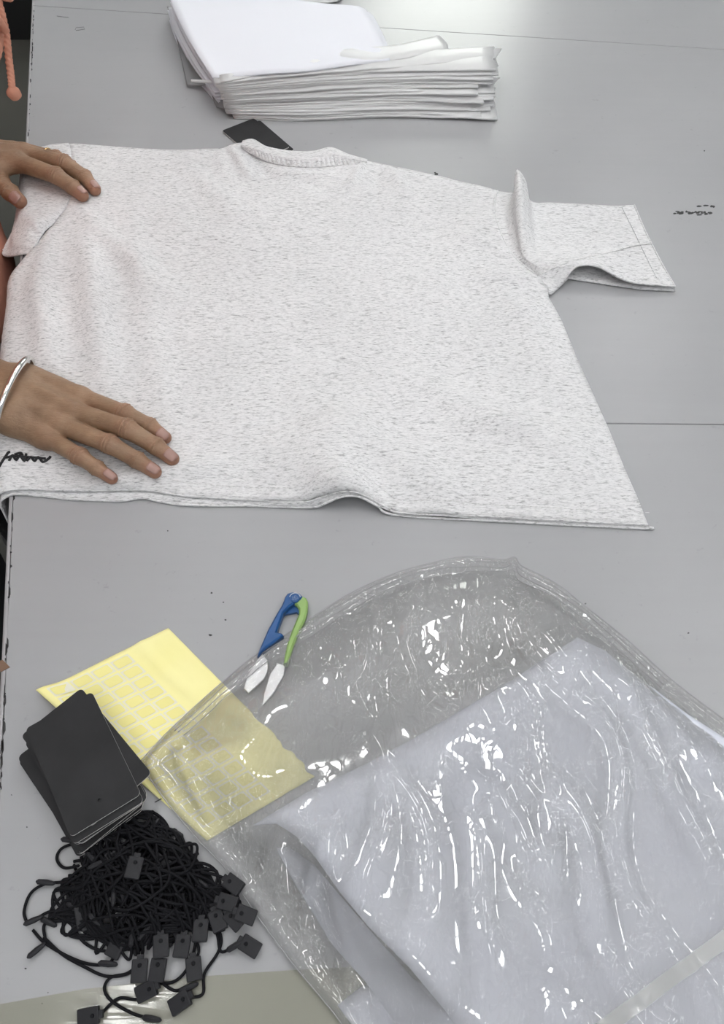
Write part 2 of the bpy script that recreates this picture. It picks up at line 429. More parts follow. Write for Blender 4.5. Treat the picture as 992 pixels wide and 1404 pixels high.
# chip in the edge, and dark nicks along it
V, F = prism([U(1, 922)[:2], U(14, 915)[:2], U(8, 909)[:2], U(4, 905)[:2], U(-2, 908)[:2]], T+.0002, T+.0008); tag(mk('chip', V, F, BROWN, tb, smooth=False), 'brown bare chip in the edge')
parts = []
for k in range(150):
    v = random.uniform(-.1, 1.4); L = random.choice([.002, .003, .006, .012]); wd = random.uniform(.0004, .0017); u = random.uniform(-.0012, .0004)
    parts.append(prism([TP(u, v)[:2], TP(u+wd, v+L*.3)[:2], TP(u+wd*.8, v+L*.8)[:2], TP(u, v+L)[:2]], T+.0003, T+.0006))
V, F = merge(parts); tag(mk('edge_nick', V, F, CHAR, tb, smooth=False), kind='stuff')
def blot(pts, z=.0002):
    return prism([U(*p)[:2] for p in pts], T+.00005, T+z)
bl = []
for k in range(26):
    t = random.random(); x = 921+54*t; y = 292+random.gauss(0, 1.6)*(1-abs(t-.45)); L = random.uniform(3, 9); hgt = random.uniform(.7, 1.7)
    if k > 20: x = random.uniform(957, 980); y = 283+random.gauss(0, .7)
    bl.append(blot([(x-L/2, y), (x-L*.2, y-hgt), (x+L*.25, y-hgt*.7), (x+L/2, y+.2), (x+L*.2, y+hgt*.8), (x-L*.3, y+hgt)], .0002+.00001*k))
V, F = merge(bl); tag(mk('scuff_mark', V, F, CHAR, tb, smooth=False), 'short black scuffs')
bl = []
for (x, y, r) in [(124, 660, 1), (290, 813, 1.6), (306, 826, 1.2), (288, 871, 2.6), (309, 850, 1.4), (598, 239, 2.6), (596, 237, 1.6), (16, 1090, 1), (37, 1134, 1.2), (35, 1328, 1.5), (965, 207, 1.2), (230, 728, 1), (802, 828, 1.2), (943, 868, 1.4), (581, 76, 1.4), (58, 1376, 1.2), (66, 1361, 1)]:
    bl.append(blot([(x+r*math.cos(a)*random.uniform(.6, 1.2), y+r*.7*math.sin(a)*random.uniform(.6, 1.2)) for a in np.linspace(0, 5.5, 7)], .0004))
V, F = merge(bl); tag(mk('speck', V, F, CHAR, tb, smooth=False), kind='stuff')
# small staple-like scratch near the far left corner, seam dirt
V, F = merge([tube([U(x, y, .0002) for x, y in L], .0004, 4) for L in ([(103, 41), (104, 38), (115, 37), (116, 40), (104, 42)], [(78, 22), (94, 24)])])
mk('scratch', V, F, M('scratch', (.16, .16, .16), .6), tb)
V, F = merge([prism([TP(u, s_far(u)-.0014)[:2], TP(u+.2, s_far(u+.2)-.0014)[:2], TP(u+.2, s_far(u+.2)+.0014)[:2], TP(u, s_far(u)+.0014)[:2]], T-.0028, T-.0008) for u in np.arange(.01, UW-.2, .2)])
mk('seam_filler', V, F, M('seam_dirt', (.16, .13, .11), .8), tb, smooth=False)
# ------------------------------------------------------------------ the T-shirt
sh = empty('t_shirt', cm(480, 450, 0), 'heather light grey T-shirt spread face down across the table', 't-shirt')
RB = .0125
def drape(x, y, h):
    """lay a flat sheet point on the table, bending down over its left edge"""
    u, v = uv_of(x, y); u = np.asarray(u, float)
    r = RB; s = -(u+.004)*1.0; a = np.clip(s/r, 0, math.pi/2); over = s > 0; rest = np.maximum(s-r*math.pi/2, 0)
    uu = np.where(over, -.004-r*np.sin(a)-.08*rest, u); zz = np.where(over, -r*(1-np.cos(a))-rest, 0)
    # the fabric thickness follows the bend
    uu = uu-np.where(over, np.sin(a)*(h-.004), 0); hz = np.where(over, (h-.004)*np.cos(a)+.004, h)
    X = EO.x+EN.x*uu+ED.x*v; Y = EO.y+EN.y*uu+ED.y*v
    return X, Y, T+hz+zz
hem_top = [(-130, 700, .5), (-60, 684, .5), (0, 674, .55), (30, 670, .55), (100, 672, .5), (180, 671, .55), (215, 673, .55), (250, 679, .5), (330, 684, .5), (412, 688, .5), (440, 681, 1.0), (462, 675, 1.7), (478, 673, 1.9), (492, 676, 1.7), (510, 684, 1.2), (530, 695, .7), (553, 703, .5), (673, 708, .5), (800, 715, .5), (888, 719, .5)]
side_r = [(875, 685, .6), (855, 640, .6), (835, 590, .6), (815, 545, .6), (790, 490, .6), (770, 440, .6), (752, 408, .6)]
arm_r = [(750, 392, .9), (735, 377, 1.1), (715, 362, 1.1), (700, 346, 1.1), (689, 325, 1.1), (681, 305, 1.1), (677, 285, 1.1), (678, 270, 1.0), (682, 261, .8)]
top_e = [(620, 246, .8), (560, 233, .8), (502, 221, 1.0), (480, 216, 1.2), (452, 212, 1.1), (420, 216, 1.0), (385, 213, 1.0), (362, 204, 1.1), (346, 193, 1.4), (325, 196, 1.2), (300, 204, .9), (240, 206, .7), (180, 203, .7), (100, 197, .8)]
arm_l = [(94, 197, .8), (98, 217, 1.0), (102, 245, 1.0), (97, 271, 1.0), (84, 293, .9), (71, 309, .8)]
side_l = [(40, 345, .8), (-20, 420, .6), (-80, 500, .5), (-120, 600, .5)]
body_px = hem_top + side_r + arm_r + top_e + arm_l + side_l
poly = [cm(*p)[:2] for p in body_px]
V2, FT, D = patch(poly, .0052)
hvals = np.array([p[2]*.01 for p in body_px]); polyA = np.array(poly)
def ridge(P, pa, pb, w0, w1, amp, h=.8):
    a, b = cm(*pa, h), cm(*pb, h); d, t = seg_dist(P, a, b); w_ = w0+(w1-w0)*t
    return 1.75*amp*np.exp(-(d/w_)**2)*np.sin(np.clip(t*.9+.1, 0, 1)*math.pi)**.6
def body_h(P, D):
    x, y = P[:, 0], P[:, 1]
    # boundary heights spread inwards
    W = np.zeros(len(P)); S = np.zeros(len(P))
    for q, hv in zip(polyA, hvals):
        ww = 1/((np.hypot(x-q[0], y-q[1])+.004)**3); W += ww; S += ww*hv
    hb = S/W
    m = sstep(0, .05, D)
    h = hb*(1-m) + .0095*m
    h = h + .0022*m*pn(x*9, y*9, 1) + .0016*m*pn(x*20, y*14, 2) + .00035*pn(x*60, y*60, 3)*sstep(0, .01, D)
    for a, b, w0, w1, amp in [
        ((476, 700), (425, 575), .018, .05, .0085),
        ((120, 330), (150, 560), .016, .02, .0060), ((180, 300), (235, 620), .014, .02, .0025), ((60, 400), (70, 520), .013, .016, .005),
        ((110, 290), (250, 420), .010, .02, .0035), ((70, 318), (40, 440), .010, .015, .003),
        ((560, 520), (830, 640), .014, .02, .0045), ((440, 560), (640, 690), .02, .02, .004), ((640, 340), (820, 560), .02, .02, .0022),
        ((660, 300), (560, 420), .02, .03, .0025), ((300, 640), (120, 660), .012, .012, .0035), ((260, 230), (330, 300), .012, .02, .003), ((620, 580), (860, 600), .010, .014, .002),
        ((318, 205), (345, 248), .005, .007, .0042), ((340, 210), (380, 252), .005, .006, -.0025), ((300, 210), (310, 250), .006, .01, .002), ((380, 240), (470, 243), .004, .005, .0022),
        ((500, 225), (478, 258), .005, .006, .0035), ((520, 228), (512, 262), .006, .006, -.002), ((535, 230), (560, 275), .006, .01, .0028), ((405, 248), (455, 262), .006, .008, -.0015),
        ((690, 350), (620, 320), .007, .01, .0025), ((735, 385), (660, 380), .007, .01, .0025), ((752, 415), (690, 440), .006, .01, .0022)]:
        h = h + ridge(P, a, b, w0, w1, amp)*sstep(-.004, .012, D)
    return h
hh = body_h(V2, D)
# the hem arch is already in the boundary heights; lay and drape
X, Y, Z = drape(V2[:, 0], V2[:, 1], hh)
shirt = mk('body_panel', np.stack([X, Y, Z], 1), FT, FAB, sh); mod_solid(shirt, .0013, -1)
def shirt_z(p):
    P = np.array([[p[0], p[1]]]); 
    return float(body_h(P, poly_dist(P, polyA))[0])
# lower layer, seen along the hem and at the side
low_px = [(-130, 712, .2), (-60, 697, .2), (0, 683, .22), (20, 677, .25), (60, 680, .2), (100, 684, .2), (165, 686, .2), (195, 682, .3), (218, 687, .2), (257, 692, .2), (340, 693, .2), (424, 695, .25), (445, 690, .7), (463, 682, 1.3), (480, 679, 1.55), (496, 682, 1.35), (517, 693, .8), (546, 706, .2), (700, 715, .2), (880, 724, .2), (889, 722, .3), (870, 685, .25), (800, 520, .25), (750, 420, .25), (680, 320, .25), (400, 240, .25), (110, 240, .25), (90, 290, .25), (40, 345, .2), (-20, 420, .2), (-80, 500, .2), (-120, 600, .2)]
lp = [cm(*p)[:2] for p in low_px]; V2b, FTb, Db = patch(lp, .009); la = np.array(lp); lh = np.array([p[2]*.01 for p in low_px])
W = np.zeros(len(V2b)); S = np.zeros(len(V2b))
for q, hv in zip(la, lh):
    ww = 1/((np.hypot(V2b[:, 0]-q[0], V2b[:, 1]-q[1])+.003)**3); W += ww; S += ww*hv
hb = (S/W)*(1-sstep(0, .12, Db)) + .003*sstep(0, .12, Db)
hb = hb + ridge(V2b, (476, 706), (430, 590), .016, .04, .006)*sstep(0, .02, Db)
X, Y, Zl = drape(V2b[:, 0], V2b[:, 1], hb)
mod_solid(mk('lower_panel', np.stack([X, Y, Zl], 1), FTb, FAB, sh), .0013, -1)
# raised edges of the fabric along hem, sides, shoulders (rolled seam allowance)
def seam_tube(pts, r, name='seam', z=0.0, mat=FAB, n=8, dr=True):
    P = catmull([cm(*p) for p in pts], n); A = np.array(P)
    if dr: X, Y, Z_ = drape(A[:, 0], A[:, 1], A[:, 2]-T+z); A = np.stack([X, Y, Z_], 1)
    V, F = tube(A, r, 6); return mk(name, V, F, mat, sh)
seam_tube(hem_top[1:], .0011, 'hem', z=-.0006); seam_tube([(p[0], p[1], p[2]) for p in low_px[1:21]], .0012, 'hem', z=-.0006)
seam_tube(arm_r, .0010, 'armhole_seam', z=-.0004); seam_tube(arm_l, .0008, 'armhole_seam', z=-.0004); seam_tube(top_e[:3], .0010, 'shoulder_seam', z=-.0004); seam_tube(top_e[10:], .0009, 'shoulder_seam', z=-.0004)
# stitched hem: dashes lying on the cloth
STITCH = M('stitch_thread', (.72, .71, .71), .8)
def stitches(pts, step=.0052, ln=.0036, r=.00032, hf=None, parent=None):
    P = catmull([cm(*p)[:3] for p in pts], 14); L = 0; parts = []; acc = 0
    for i in range(len(P)-1):
        a, b = np.array(P[i]), np.array(P[i+1]); d = np.linalg.norm(b-a); k = 0
        while acc < d:
            q = a+(b-a)*acc/d; e = q+(b-a)/d*ln
            if hf: q[2] = T+hf(q)+.0002; e[2] = T+hf(e)+.0002
            parts.append(tube([q, e], r, 4)); acc += step
        acc -= d
    return merge(parts)
V, F = stitches([(p[0], p[1]-19, .9) for p in hem_top[3:]], hf=shirt_z); tag(mk('stitching', V, F, STITCH, sh), kind='stuff')
# collar
def C(l): return [cm(*p) for p in l]
top = C([(333, 194, 1.2), (347, 192, 1.5), (366, 202, 1.5), (400, 208, 1.5), (430, 208, 1.5), (453, 203, 1.7), (476, 212, 1.4), (503, 220, 1.0)])
mid = C([(331, 198, 1.5), (350, 203, 1.8), (369, 210, 1.7), (400, 216, 1.7), (430, 216, 1.7), (455, 211, 1.8), (478, 216, 1.6), (503, 222, 1.2)])
mid2 = C([(331, 201, 1.4), (352, 209, 1.5), (371, 217, 1.4), (400, 223, 1.35), (430, 224, 1.35), (457, 220, 1.4), (480, 221, 1.3), (503, 224, 1.1)])
bot = C([(333, 203, 1.0), (354, 216, 1.1), (372, 224, 1.0), (400, 229, 1.0), (430, 230, 1.0), (459, 228, 1.0), (482, 226, 1.0), (503, 226, .9)])
Vg, F = loft([top, mid, mid2, bot], 6, 26)
ni, nj = Vg.shape[:2]
for i in range(ni):
    t = i/(ni-1)
    for j in range(nj):
        if i > ni*.45: Vg[i, j, 2] += .0012*math.sin(j*math.pi/3)*math.sin(math.pi*min(1, (t-.4)/.6))
mod_solid(mk('collar', Vg.reshape(-1, 3), F, FAB, sh), .0014, -1)
# right sleeve with its standing fold
rs = [[(668, 263, .45), (664, 290, .5), (672, 325, .5), (688, 352, .5), (714, 374, .5), (740, 396, .4)],
      [(684, 262, .7), (678, 290, .8), (686, 325, .8), (702, 351, .8), (727, 371, .8), (749, 393, .6)],
      [(699, 264, .8), (693, 292, .8), (697, 325, .9), (710, 352, 1.0), (735, 373, 1.0), (753, 403, .35)],
      [(704, 262, 1.4), (701, 285, 1.5), (706, 322, 1.4), (715, 352, 1.2), (738, 371, 1.2), (757, 402, .35)],
      [(705, 240, 3.2), (706, 262, 3.0), (710, 312, 2.3), (718, 350, 1.5), (742, 369, 1.4), (762, 398, .4)],
      [(710, 233, 3.8), (713, 250, 3.6), (717, 306, 2.6), (723, 345, 1.7), (748, 366, 1.6), (768, 392, .5)],
      [(721, 249, 3.1), (724, 270, 2.4), (725, 312, 2.0), (730, 345, 1.6), (755, 364, 1.8), (774, 384, .9)],
      [(727, 275, 1.0), (732, 300, 1.0), (736, 328, 1.2), (744, 348, 1.4), (765, 362, 1.9), (782, 372, 1.6)],
      [(757, 278, .8), (764, 305, .9), (770, 330, 1.1), (778, 345, 1.4), (788, 358, 1.9), (795, 364, 2.0)],
      [(800, 280, .8), (810, 308, .8), (818, 332, 1.0), (822, 348, 1.4), (822, 360, 1.8), (820, 366, 1.9)],
      [(842, 282, .7), (855, 310, .7), (866, 335, .8), (870, 356, .9), (866, 376, 1.1), (862, 386, 1.1)],
      [(869, 281, .6), (881, 310, .6), (893, 335, .75), (906, 360, .65), (916, 378, .6), (925, 393, .6)]]
Vg, F = loft([C(r) for r in rs], 7, 8)
Vf = Vg.reshape(-1, 3).copy(); Vf[:, 2] += .0009*pn(Vf[:, 0]*30, Vf[:, 1]*30, 5) + .0005*pn(Vf[:, 0]*70, Vf[:, 1]*50, 6)
slv = mk('sleeve', Vf, F, FAB, sh); mod_solid(slv, .0013, -1)
ls_px = [(690, 264, .2), (727, 280, .2), (868, 284, .2), (925, 399, .2), (880, 397, .2), (830, 390, .2), (779, 382, .2), (756, 404, .2), (748, 392, .2)]
V2c, FTc, Dc = patch([cm(*p)[:2] for p in ls_px], .008)
lower = mk('sleeve_underside', np.c_[V2c, np.full(len(V2c), T+.0025)], FTc, FAB, sh); mod_solid(lower, .0013, -1)
V, F = stitches([(852, 284, .8), (866, 312, .8), (877, 335, .9), (890, 362, .85), (900, 382, .8)]); tag(mk('stitching', V, F, M('cuff_stitch', (.35, .35, .36), .9), sh), kind='stuff')  # cuff stitching, a darker grey than the hem's
seam_tube([r[-1] for r in rs[6:]], .0012, 'cuff_edge', dr=False); seam_tube([(r[0], r[1], r[2]) for r in rs[-1]], .0011, 'cuff_edge', dr=False)
seam_tube([(736, 378, 1.25), (770, 363, 1.9), (800, 354, 1.75), (840, 345, 1.15), (868, 337, .95), (893, 334, .9)], .0006, 'sleeve_seam', dr=False)
# left sleeve, dropping over the table's edge
lsr = [[(94, 197, .75), (98, 217, .9), (102, 245, .9), (97, 271, .9), (84, 293, .85), (72, 308, .8)],
       [(72, 199, .8), (74, 225, .9), (76, 252, .9), (74, 280, 1.0), (70, 297, 1.2), (66, 314, .9)],
       [(50, 205, .8), (50, 230, .9), (50, 262, .9), (52, 285, 1.0), (58, 303, 1.5), (61, 318, .9)],
       [(38, 209, .8), (36, 232, .8), (36, 262, .8), (40, 288, 1.1), (48, 306, 1.6), (57, 324, .9)],
       [(31, 216, .2), (29.5, 240, .1), (28, 266, .0), (29, 292, .6), (40, 310, 1.3), (54, 330, .8)],
       [(29, 232, -1.0), (27.5, 255, -1.0), (26, 285, -.8), (24, 308, .2), (34, 323, 1.0), (51, 336, .8)],
       [(24, 300, -1.2), (20, 312, -1.1), (17, 322, -.7), (18, 331, .0), (30, 335, .7), (47, 341, .7)],
       [(8, 336, -1.3), (9, 340, -1.2), (13, 343, -.8), (19, 344, -.2), (30, 343, .4), (45, 344, .6)],
       [(4, 347, -1.4), (6, 350, -1.3), (12, 351, -.9), (19, 350, -.3), (30, 348, .3), (44, 347, .5)]]
Vg, F = loft([C(r) for r in lsr], 7, 8); Vf = Vg.reshape(-1, 3).copy(); Vf[:, 2] += .0016*pn(Vf[:, 0]*60, Vf[:, 1]*60, 8)
mod_solid(mk('sleeve', Vf, F, FAB, sh), .0013, -1)
seam_tube([(p[0], p[1], p[2]) for p in lsr[-1]], .0013, 'cuff_edge', dr=False)
seam_tube([(p[0], p[1]-5, p[2]) for p in lsr[-1]], .0007, 'cuff_edge', dr=False)
# black lettering printed by the hem, mostly under the hand
INK = M('black_print', (.01, .01, .012), .6)
ink = [[(0, 637), (5, 630), (11, 621), (14, 620)], [(8, 627), (20, 625), (35, 626), (50, 627), (62, 628)], [(12, 631), (17, 624), (22, 630), (27, 624), (33, 631), (36, 622)],
       [(36, 631), (42, 626), (47, 631), (52, 626), (58, 632), (66, 628), (69, 625)], [(20, 623), (28, 621), (31, 624)]]
parts = []
for L in ink:
    P = catmull([np.array(cm(x, y, 1.0)) for x, y in L], 5); A = np.array(P)
    hs = np.array([shirt_z(q) for q in A])
    X, Y, Zi = drape(A[:, 0], A[:, 1], hs+.0004)
    parts.append(tube(np.stack([X, Y, Zi], 1), .0013, 5))
V, F = merge(parts); mk('print', V, F, INK, sh)

# ------------------------------------------------------------------ bodies from distance fields
def surface_nets(F, org, h):
    s = F < 0; nx, ny, nz = F.shape
    c = np.zeros((nx-1, ny-1, nz-1), np.int8)
    offs = [(a, b, d) for a in (0, 1) for b in (0, 1) for d in (0, 1)]
    for a, b, d in offs: c += s[a:nx-1+a, b:ny-1+b, d:nz-1+d]
    act = (c > 0) & (c < 8); I = np.argwhere(act); idx = np.full(act.shape, -1, int); idx[act] = np.arange(len(I))
    acc = np.zeros((len(I), 3)); cnt = np.zeros(len(I))
    val = {o: F[I[:, 0]+o[0], I[:, 1]+o[1], I[:, 2]+o[2]] for o in offs}
    for o in offs:
        for ax in range(3):
            if o[ax]: continue
            p = list(o); p[ax] = 1; p = tuple(p); va, vb = val[o], val[p]; m = (va < 0) != (vb < 0)
            t = np.where(m, va/np.where(m, va-vb, 1), 0); q = np.tile(np.array(o, float), (len(I), 1)); q[:, ax] = t
            acc[m] += q[m]; cnt[m] += 1
    V = (I+acc/cnt[:, None])*h+org; Q = []
    for ax in range(3):
        sl = [slice(1, -1)]*3; A = [slice(1, -1)]*3; B = [slice(1, -1)]*3; A[ax] = slice(0, -1); B[ax] = slice(1, None)
        a_, b_ = s[tuple(A)], s[tuple(B)]; E = np.argwhere(a_ != b_); 
        if not len(E): continue
        flip = a_[tuple(E.T)]
        G = E.copy(); 
        o1, o2 = [k for k in range(3) if k != ax]
        G[:, o1] += 1; G[:, o2] += 1
        def at(d1, d2):
            H_ = G.copy(); H_[:, o1] += d1; H_[:, o2] += d2; return idx[tuple(H_.T)]
        q = np.stack([at(-1, -1), at(0, -1), at(0, 0), at(-1, 0)], 1)
        if ax == 1: flip = ~flip
        q[~flip] = q[~flip][:, ::-1]; Q.append(q)
    Q = np.concatenate(Q); return V, Q[(Q >= 0).all(1)]
def smin(a, b, k):
    h = np.clip(.5+.5*(b-a)/k, 0, 1); return b+(a-b)*h-k*h*(1-h)
class Field:
    def __init__(s, lo, hi, h):
        s.h = h; s.org = np.array(lo, float); n = ((np.array(hi)-lo)/h).astype(int)+2
        s.X, s.Y, s.Z = [a.astype(np.float32) for a in np.meshgrid(*[s.org[i]+h*np.arange(n[i]) for i in range(3)], indexing='ij')]
    def cone(s, a, b, ra, rb, flat=None):
        a = np.array(a, float); b = np.array(b, float); d = b-a; L = max(d@d, 1e-12)
        px, py, pz = s.X-a[0], s.Y-a[1], s.Z-a[2]
        t = np.clip((px*d[0]+py*d[1]+pz*d[2])/L, 0, 1)
        qx, qy, qz = px-t*d[0], py-t*d[1], pz-t*d[2]
        if flat: qz = qz/flat
        return np.sqrt(qx*qx+qy*qy+qz*qz)-(ra+(rb-ra)*t)
    def ball(s, c, r, sc=(1, 1, 1)):
        return np.sqrt(((s.X-c[0])/sc[0])**2+((s.Y-c[1])/sc[1])**2+((s.Z-c[2])/sc[2])**2)-r
    def mesh(s, D): return surface_nets(D, s.org, s.h)

def build_hand(fingers, palm, arm, thumb, h=.0009, creases=True):
    """fingers: lists of (point, radius); palm/arm: cones; returns verts, faces, tint"""
    pts = [p for f in fingers+[thumb] for p, r in f] + [c[0] for c in palm] + [c[1] for c in palm] + [arm[0][0], arm[0][1]]
    A = np.array([tuple(p) for p in pts]); lo = A.min(0)-.022; hi = A.max(0)+.022
    fd = Field(lo, hi, h)
    P = None
    for a, b, ra, rb in palm:
        d = fd.cone(a, b, ra, rb); P = d if P is None else smin(P, d, .009)
    for a, b, ra, rb in arm: P = smin(P, fd.cone(a, b, ra, rb), .015)
    FG = None
    for f in fingers+[thumb]:
        D = None
        for (a, ra), (b, rb) in zip(f[:-1], f[1:]):
            d = fd.cone(a, b, ra, rb); D = d if D is None else smin(D, d, .0035)
        # skin folds over the middle and end joints, knobbly joints
        if creases:
            for k in (1, 2):
                if k >= len(f)-1: continue
                c = np.array(f[k][0]); ax = np.array(f[k+1][0])-np.array(f[k-1][0]); ax = ax/np.linalg.norm(ax)
                s_ = (fd.X-c[0])*ax[0]+(fd.Y-c[1])*ax[1]+(fd.Z-c[2])*ax[2]
                wd = .0048 if k == 1 else .0028; am = .00095 if k == 1 else .0006
                r_ = np.sqrt((fd.X-c[0])**2+(fd.Y-c[1])**2+(fd.Z-c[2])**2)
                win = np.exp(-(s_/wd)**2)*(fd.Z > c[2]-.002)*(r_ < .014)
                D = D - win*(am*np.sin(s_*2*math.pi/.0032)+.0005)
        FG = D if FG is None else smin(FG, D, .0006)
    # tendons and knuckles standing out on the back of the hand
    for a, b, ra, rb in palm[:4]:
        a2 = a*.7+b*.3+np.array([0, 0, ra*.80]); b2 = b+np.array([0, 0, rb*.55]); P = smin(P, fd.cone(a2, b2, .0022, .0045), .005)
    a, b = palm[0][0], palm[2][1]; P = smin(P, fd.cone(a*.5+b*.5+np.array([0, .004, .0125]), palm[3][1]*.8+palm[3][0]*.2+np.array([0, 0, .0085]), .0016, .0012), .0035)
    a, b = palm[3][0], palm[1][1]; P = smin(P, fd.cone(a*.6+b*.4+np.array([0, 0, .0135]), b+np.array([-.006, -.004, .008]), .0014, .0014), .003)
    tot = smin(P, FG, .0055)
    V, Q = fd.mesh(tot)
    tint = np.zeros(len(V))
    for f in fingers+[thumb]:
        for k, (p, r) in enumerate(f):
            a = {0: .35, 1: .5, 2: .25}.get(k, .85); s_ = .008 if k < 3 else .010
            tint = np.maximum(tint, a*np.exp(-np.sum((V-np.array(p))**2, 1)/(s_**2)/1.3))
    return V, Q, tint

def F_(l): return [(np.array(cm(x, y, z)), r*.01) for x, y, z, r in l]
def K_(a, b, ra, rb): return (np.array(cm(*a)), np.array(cm(*b)), ra*.01, rb*.01)
# the hand nearer the camera (her right)
R_f = [F_([(110, 545, 2.3, .98), (171, 567, 2.6, .84), (205, 584, 1.9, .74), (226, 600, 1.45, .62)]),
       F_([(101, 565, 2.5, 1.02), (174, 588, 3.0, .90), (214, 612, 2.1, .78), (236, 629, 1.55, .66)]),
       F_([(86, 583, 2.3, .98), (150, 609, 2.8, .86), (188, 631, 2.0, .75), (212, 647, 1.5, .64)]),
       F_([(66, 600, 1.9, .90), (109, 626, 2.3, .76), (133, 642, 1.8, .66), (153, 656, 1.4, .56)])]
R_palm = [K_((38, 517, 2.6), (110, 545, 2.3), 1.3, 1.08), K_((34, 535, 2.9), (101, 565, 2.55), 1.4, 1.12), K_((27, 556, 2.7), (86, 583, 2.3), 1.35, 1.05), K_((18, 576, 2.2), (66, 601, 1.9), 1.25, 1.0),
          K_((42, 527, 1.9), (84, 535, 1.7), 1.2, .9), K_((20, 570, 1.9), (60, 600, 1.7), 1.2, 1.0)]
R_arm = [K_((-60, 492, 3.4), (28, 532, 2.7), 1.95, 1.7), K_((-70, 528, 3.4), (16, 570, 2.6), 1.95, 1.65)]
R_thumb = F_([(52, 530, 1.9, 1.1), (92, 545, 1.5, .9), (120, 560, 1.45, .75), (135, 572, 1.4, .62)])
# the far hand (her left)
L_f = [F_([(24, 222, 3.1, 1.12), (77, 241, 2.9, .98), (100, 257, 2.1, .90), (113, 268, 1.65, .76)]),
       F_([(38, 211, 3.2, 1.05), (88, 224, 3.0, .98), (116, 243, 2.1, .88), (130, 260, 1.6, .74)]),
       F_([(38, 208, 2.6, .98), (77, 216, 2.6, .80), (98, 228, 1.9, .70), (108, 236, 1.5, .62)]),
       F_([(20, 206, 2.1, .92), (50, 212, 1.9, .74), (66, 219, 1.6, .64), (76, 225, 1.5, .56)])]
L_palm = [K_((-48, 222, 3.4), (24, 222, 3.1), 1.45, 1.15), K_((-46, 210, 3.6), (30, 211, 3.2), 1.4, 1.12), K_((-44, 204, 3.2), (30, 207, 2.7), 1.3, 1.0), K_((-44, 200, 2.6), (20, 206, 2.1), 1.2, .95),
          K_((-45, 232, 3.2), (-6, 238, 2.7), 1.35, 1.2), K_((-10, 236, 2.9), (18, 226, 3.0), .9, .85)]
L_arm = [K_((-110, 205, 4.5), (-50, 222, 3.5), 2.2, 1.8), K_((-110, 192, 4.5), (-48, 206, 3.5), 2.0, 1.6)]
L_thumb = F_([(-18, 236, 2.6, 1.25), (2, 253, 2.0, 1.05), (14, 264, 1.7, 1.0), (27, 276, 1.4, .86)])

person = empty('person', (-.60, .70, 0), 'person in a coral sweatshirt smoothing the shirt with both hands', 'person')
Vs = []; Qs = []; Ts = []; off = 0
for args in ((R_f, R_palm, R_arm, R_thumb), (L_f, L_palm, L_arm, L_thumb)):
    V, Q, t = build_hand(*args); Vs.append(V); Qs.append(Q+off); Ts.append(t); off += len(V)
# the rest of the body, coarser, all under clothing or outside the photograph
PEL = np.array((-.64, .70, .90)); CHE = np.array((-.55, .70, 1.20)); NEC = np.array((-.49, .70, 1.40)); HEAD = np.array((-.44, .70, 1.50))
SHR = np.array((-.53, .545, 1.30)); SHL = np.array((-.53, .855, 1.30)); ELR = np.array((-.545, .46, 1.02)); ELL = np.array((-.66, .93, 1.05))
WRR = np.array(cm(-30, 520, 3.2)); WRL = np.array(cm(-85, 205, 4.2))
def body_field(fd, inf=0.0, legs=True, arms=True, head=True, torso=True, tr=0.0):
    D = None
    def add(d, k=.04):
        nonlocal D; D = d if D is None else smin(D, d, k)
    i = inf
    if torso:
        for s in (-.065, 0, .065): add(fd.cone(PEL+[0, s, 0], CHE+[0, s, 0], .105+i+tr, .105+i))
        add(fd.cone(SHR, SHL, .06+i, .06+i)); add(fd.cone(CHE, NEC, .10+i, .055+i))
    if head:
        add(fd.cone(NEC, HEAD, .052, .052), .03); add(fd.ball(HEAD+[.01, 0, .06], .088, (1.12, .88, 1.22)), .03)
        add(fd.ball(HEAD+[.118, 0, .045], .014, (1, .8, 1.5)), .012); add(fd.ball(HEAD+[.085, 0, -.01], .035, (1, 1, .9)), .03)
        add(fd.ball(HEAD+[.105, 0, .012], .012, (.8, 1.9, .6)), .008)
        for s in (-1, 1): add(fd.ball(HEAD+[.0, s*.082, .05], .022, (.8, .35, 1.3)), .008)
        for s in (-1, 1): D = np.maximum(D, -fd.ball(HEAD+[.118, s*.032, .065], .014, (1, 1.2, .8)))
        for s in (-1, 1): add(fd.ball(HEAD+[.098, s*.032, .065], .013), .003)
    if arms:
        for a, b, c in ((SHR, ELR, WRR), (SHL, ELL, WRL)):
            add(fd.cone(a, b, .048+i, .038+i), .03); add(fd.cone(b, c, .037+i, .021+i), .02)
    if legs:
        for s in (-1, 1):
            hip = PEL+[0, s*.085, -.02]; kn = np.array((-.62, .70+s*.10, .47)); an = np.array((-.64, .70+s*.11, .08))
            add(fd.cone(hip, kn, .085+i, .055+i)); add(fd.cone(kn, an, .053+i, .036+i))
            if not inf: add(fd.cone(an, an+[.12, 0, -.045], .033, .025), .03)
    return D
fd = Field((-.95, .30, .01), (-.25, 1.15, 1.72), .009); V, Q = fd.mesh(body_field(fd)); Vs.append(V); Qs.append(Q+off); Ts.append(np.zeros(len(V)))
V = np.concatenate(Vs); Q = np.concatenate(Qs)
body = mk('body', V, Q, SKIN, person)
at = body.data.attributes.new('tint', 'FLOAT', 'POINT'); at.data.foreach_set('value', np.concatenate(Ts).astype(np.float32))
sm = body.modifiers.new('smooth', 'SMOOTH'); sm.factor = .5; sm.iterations = 1
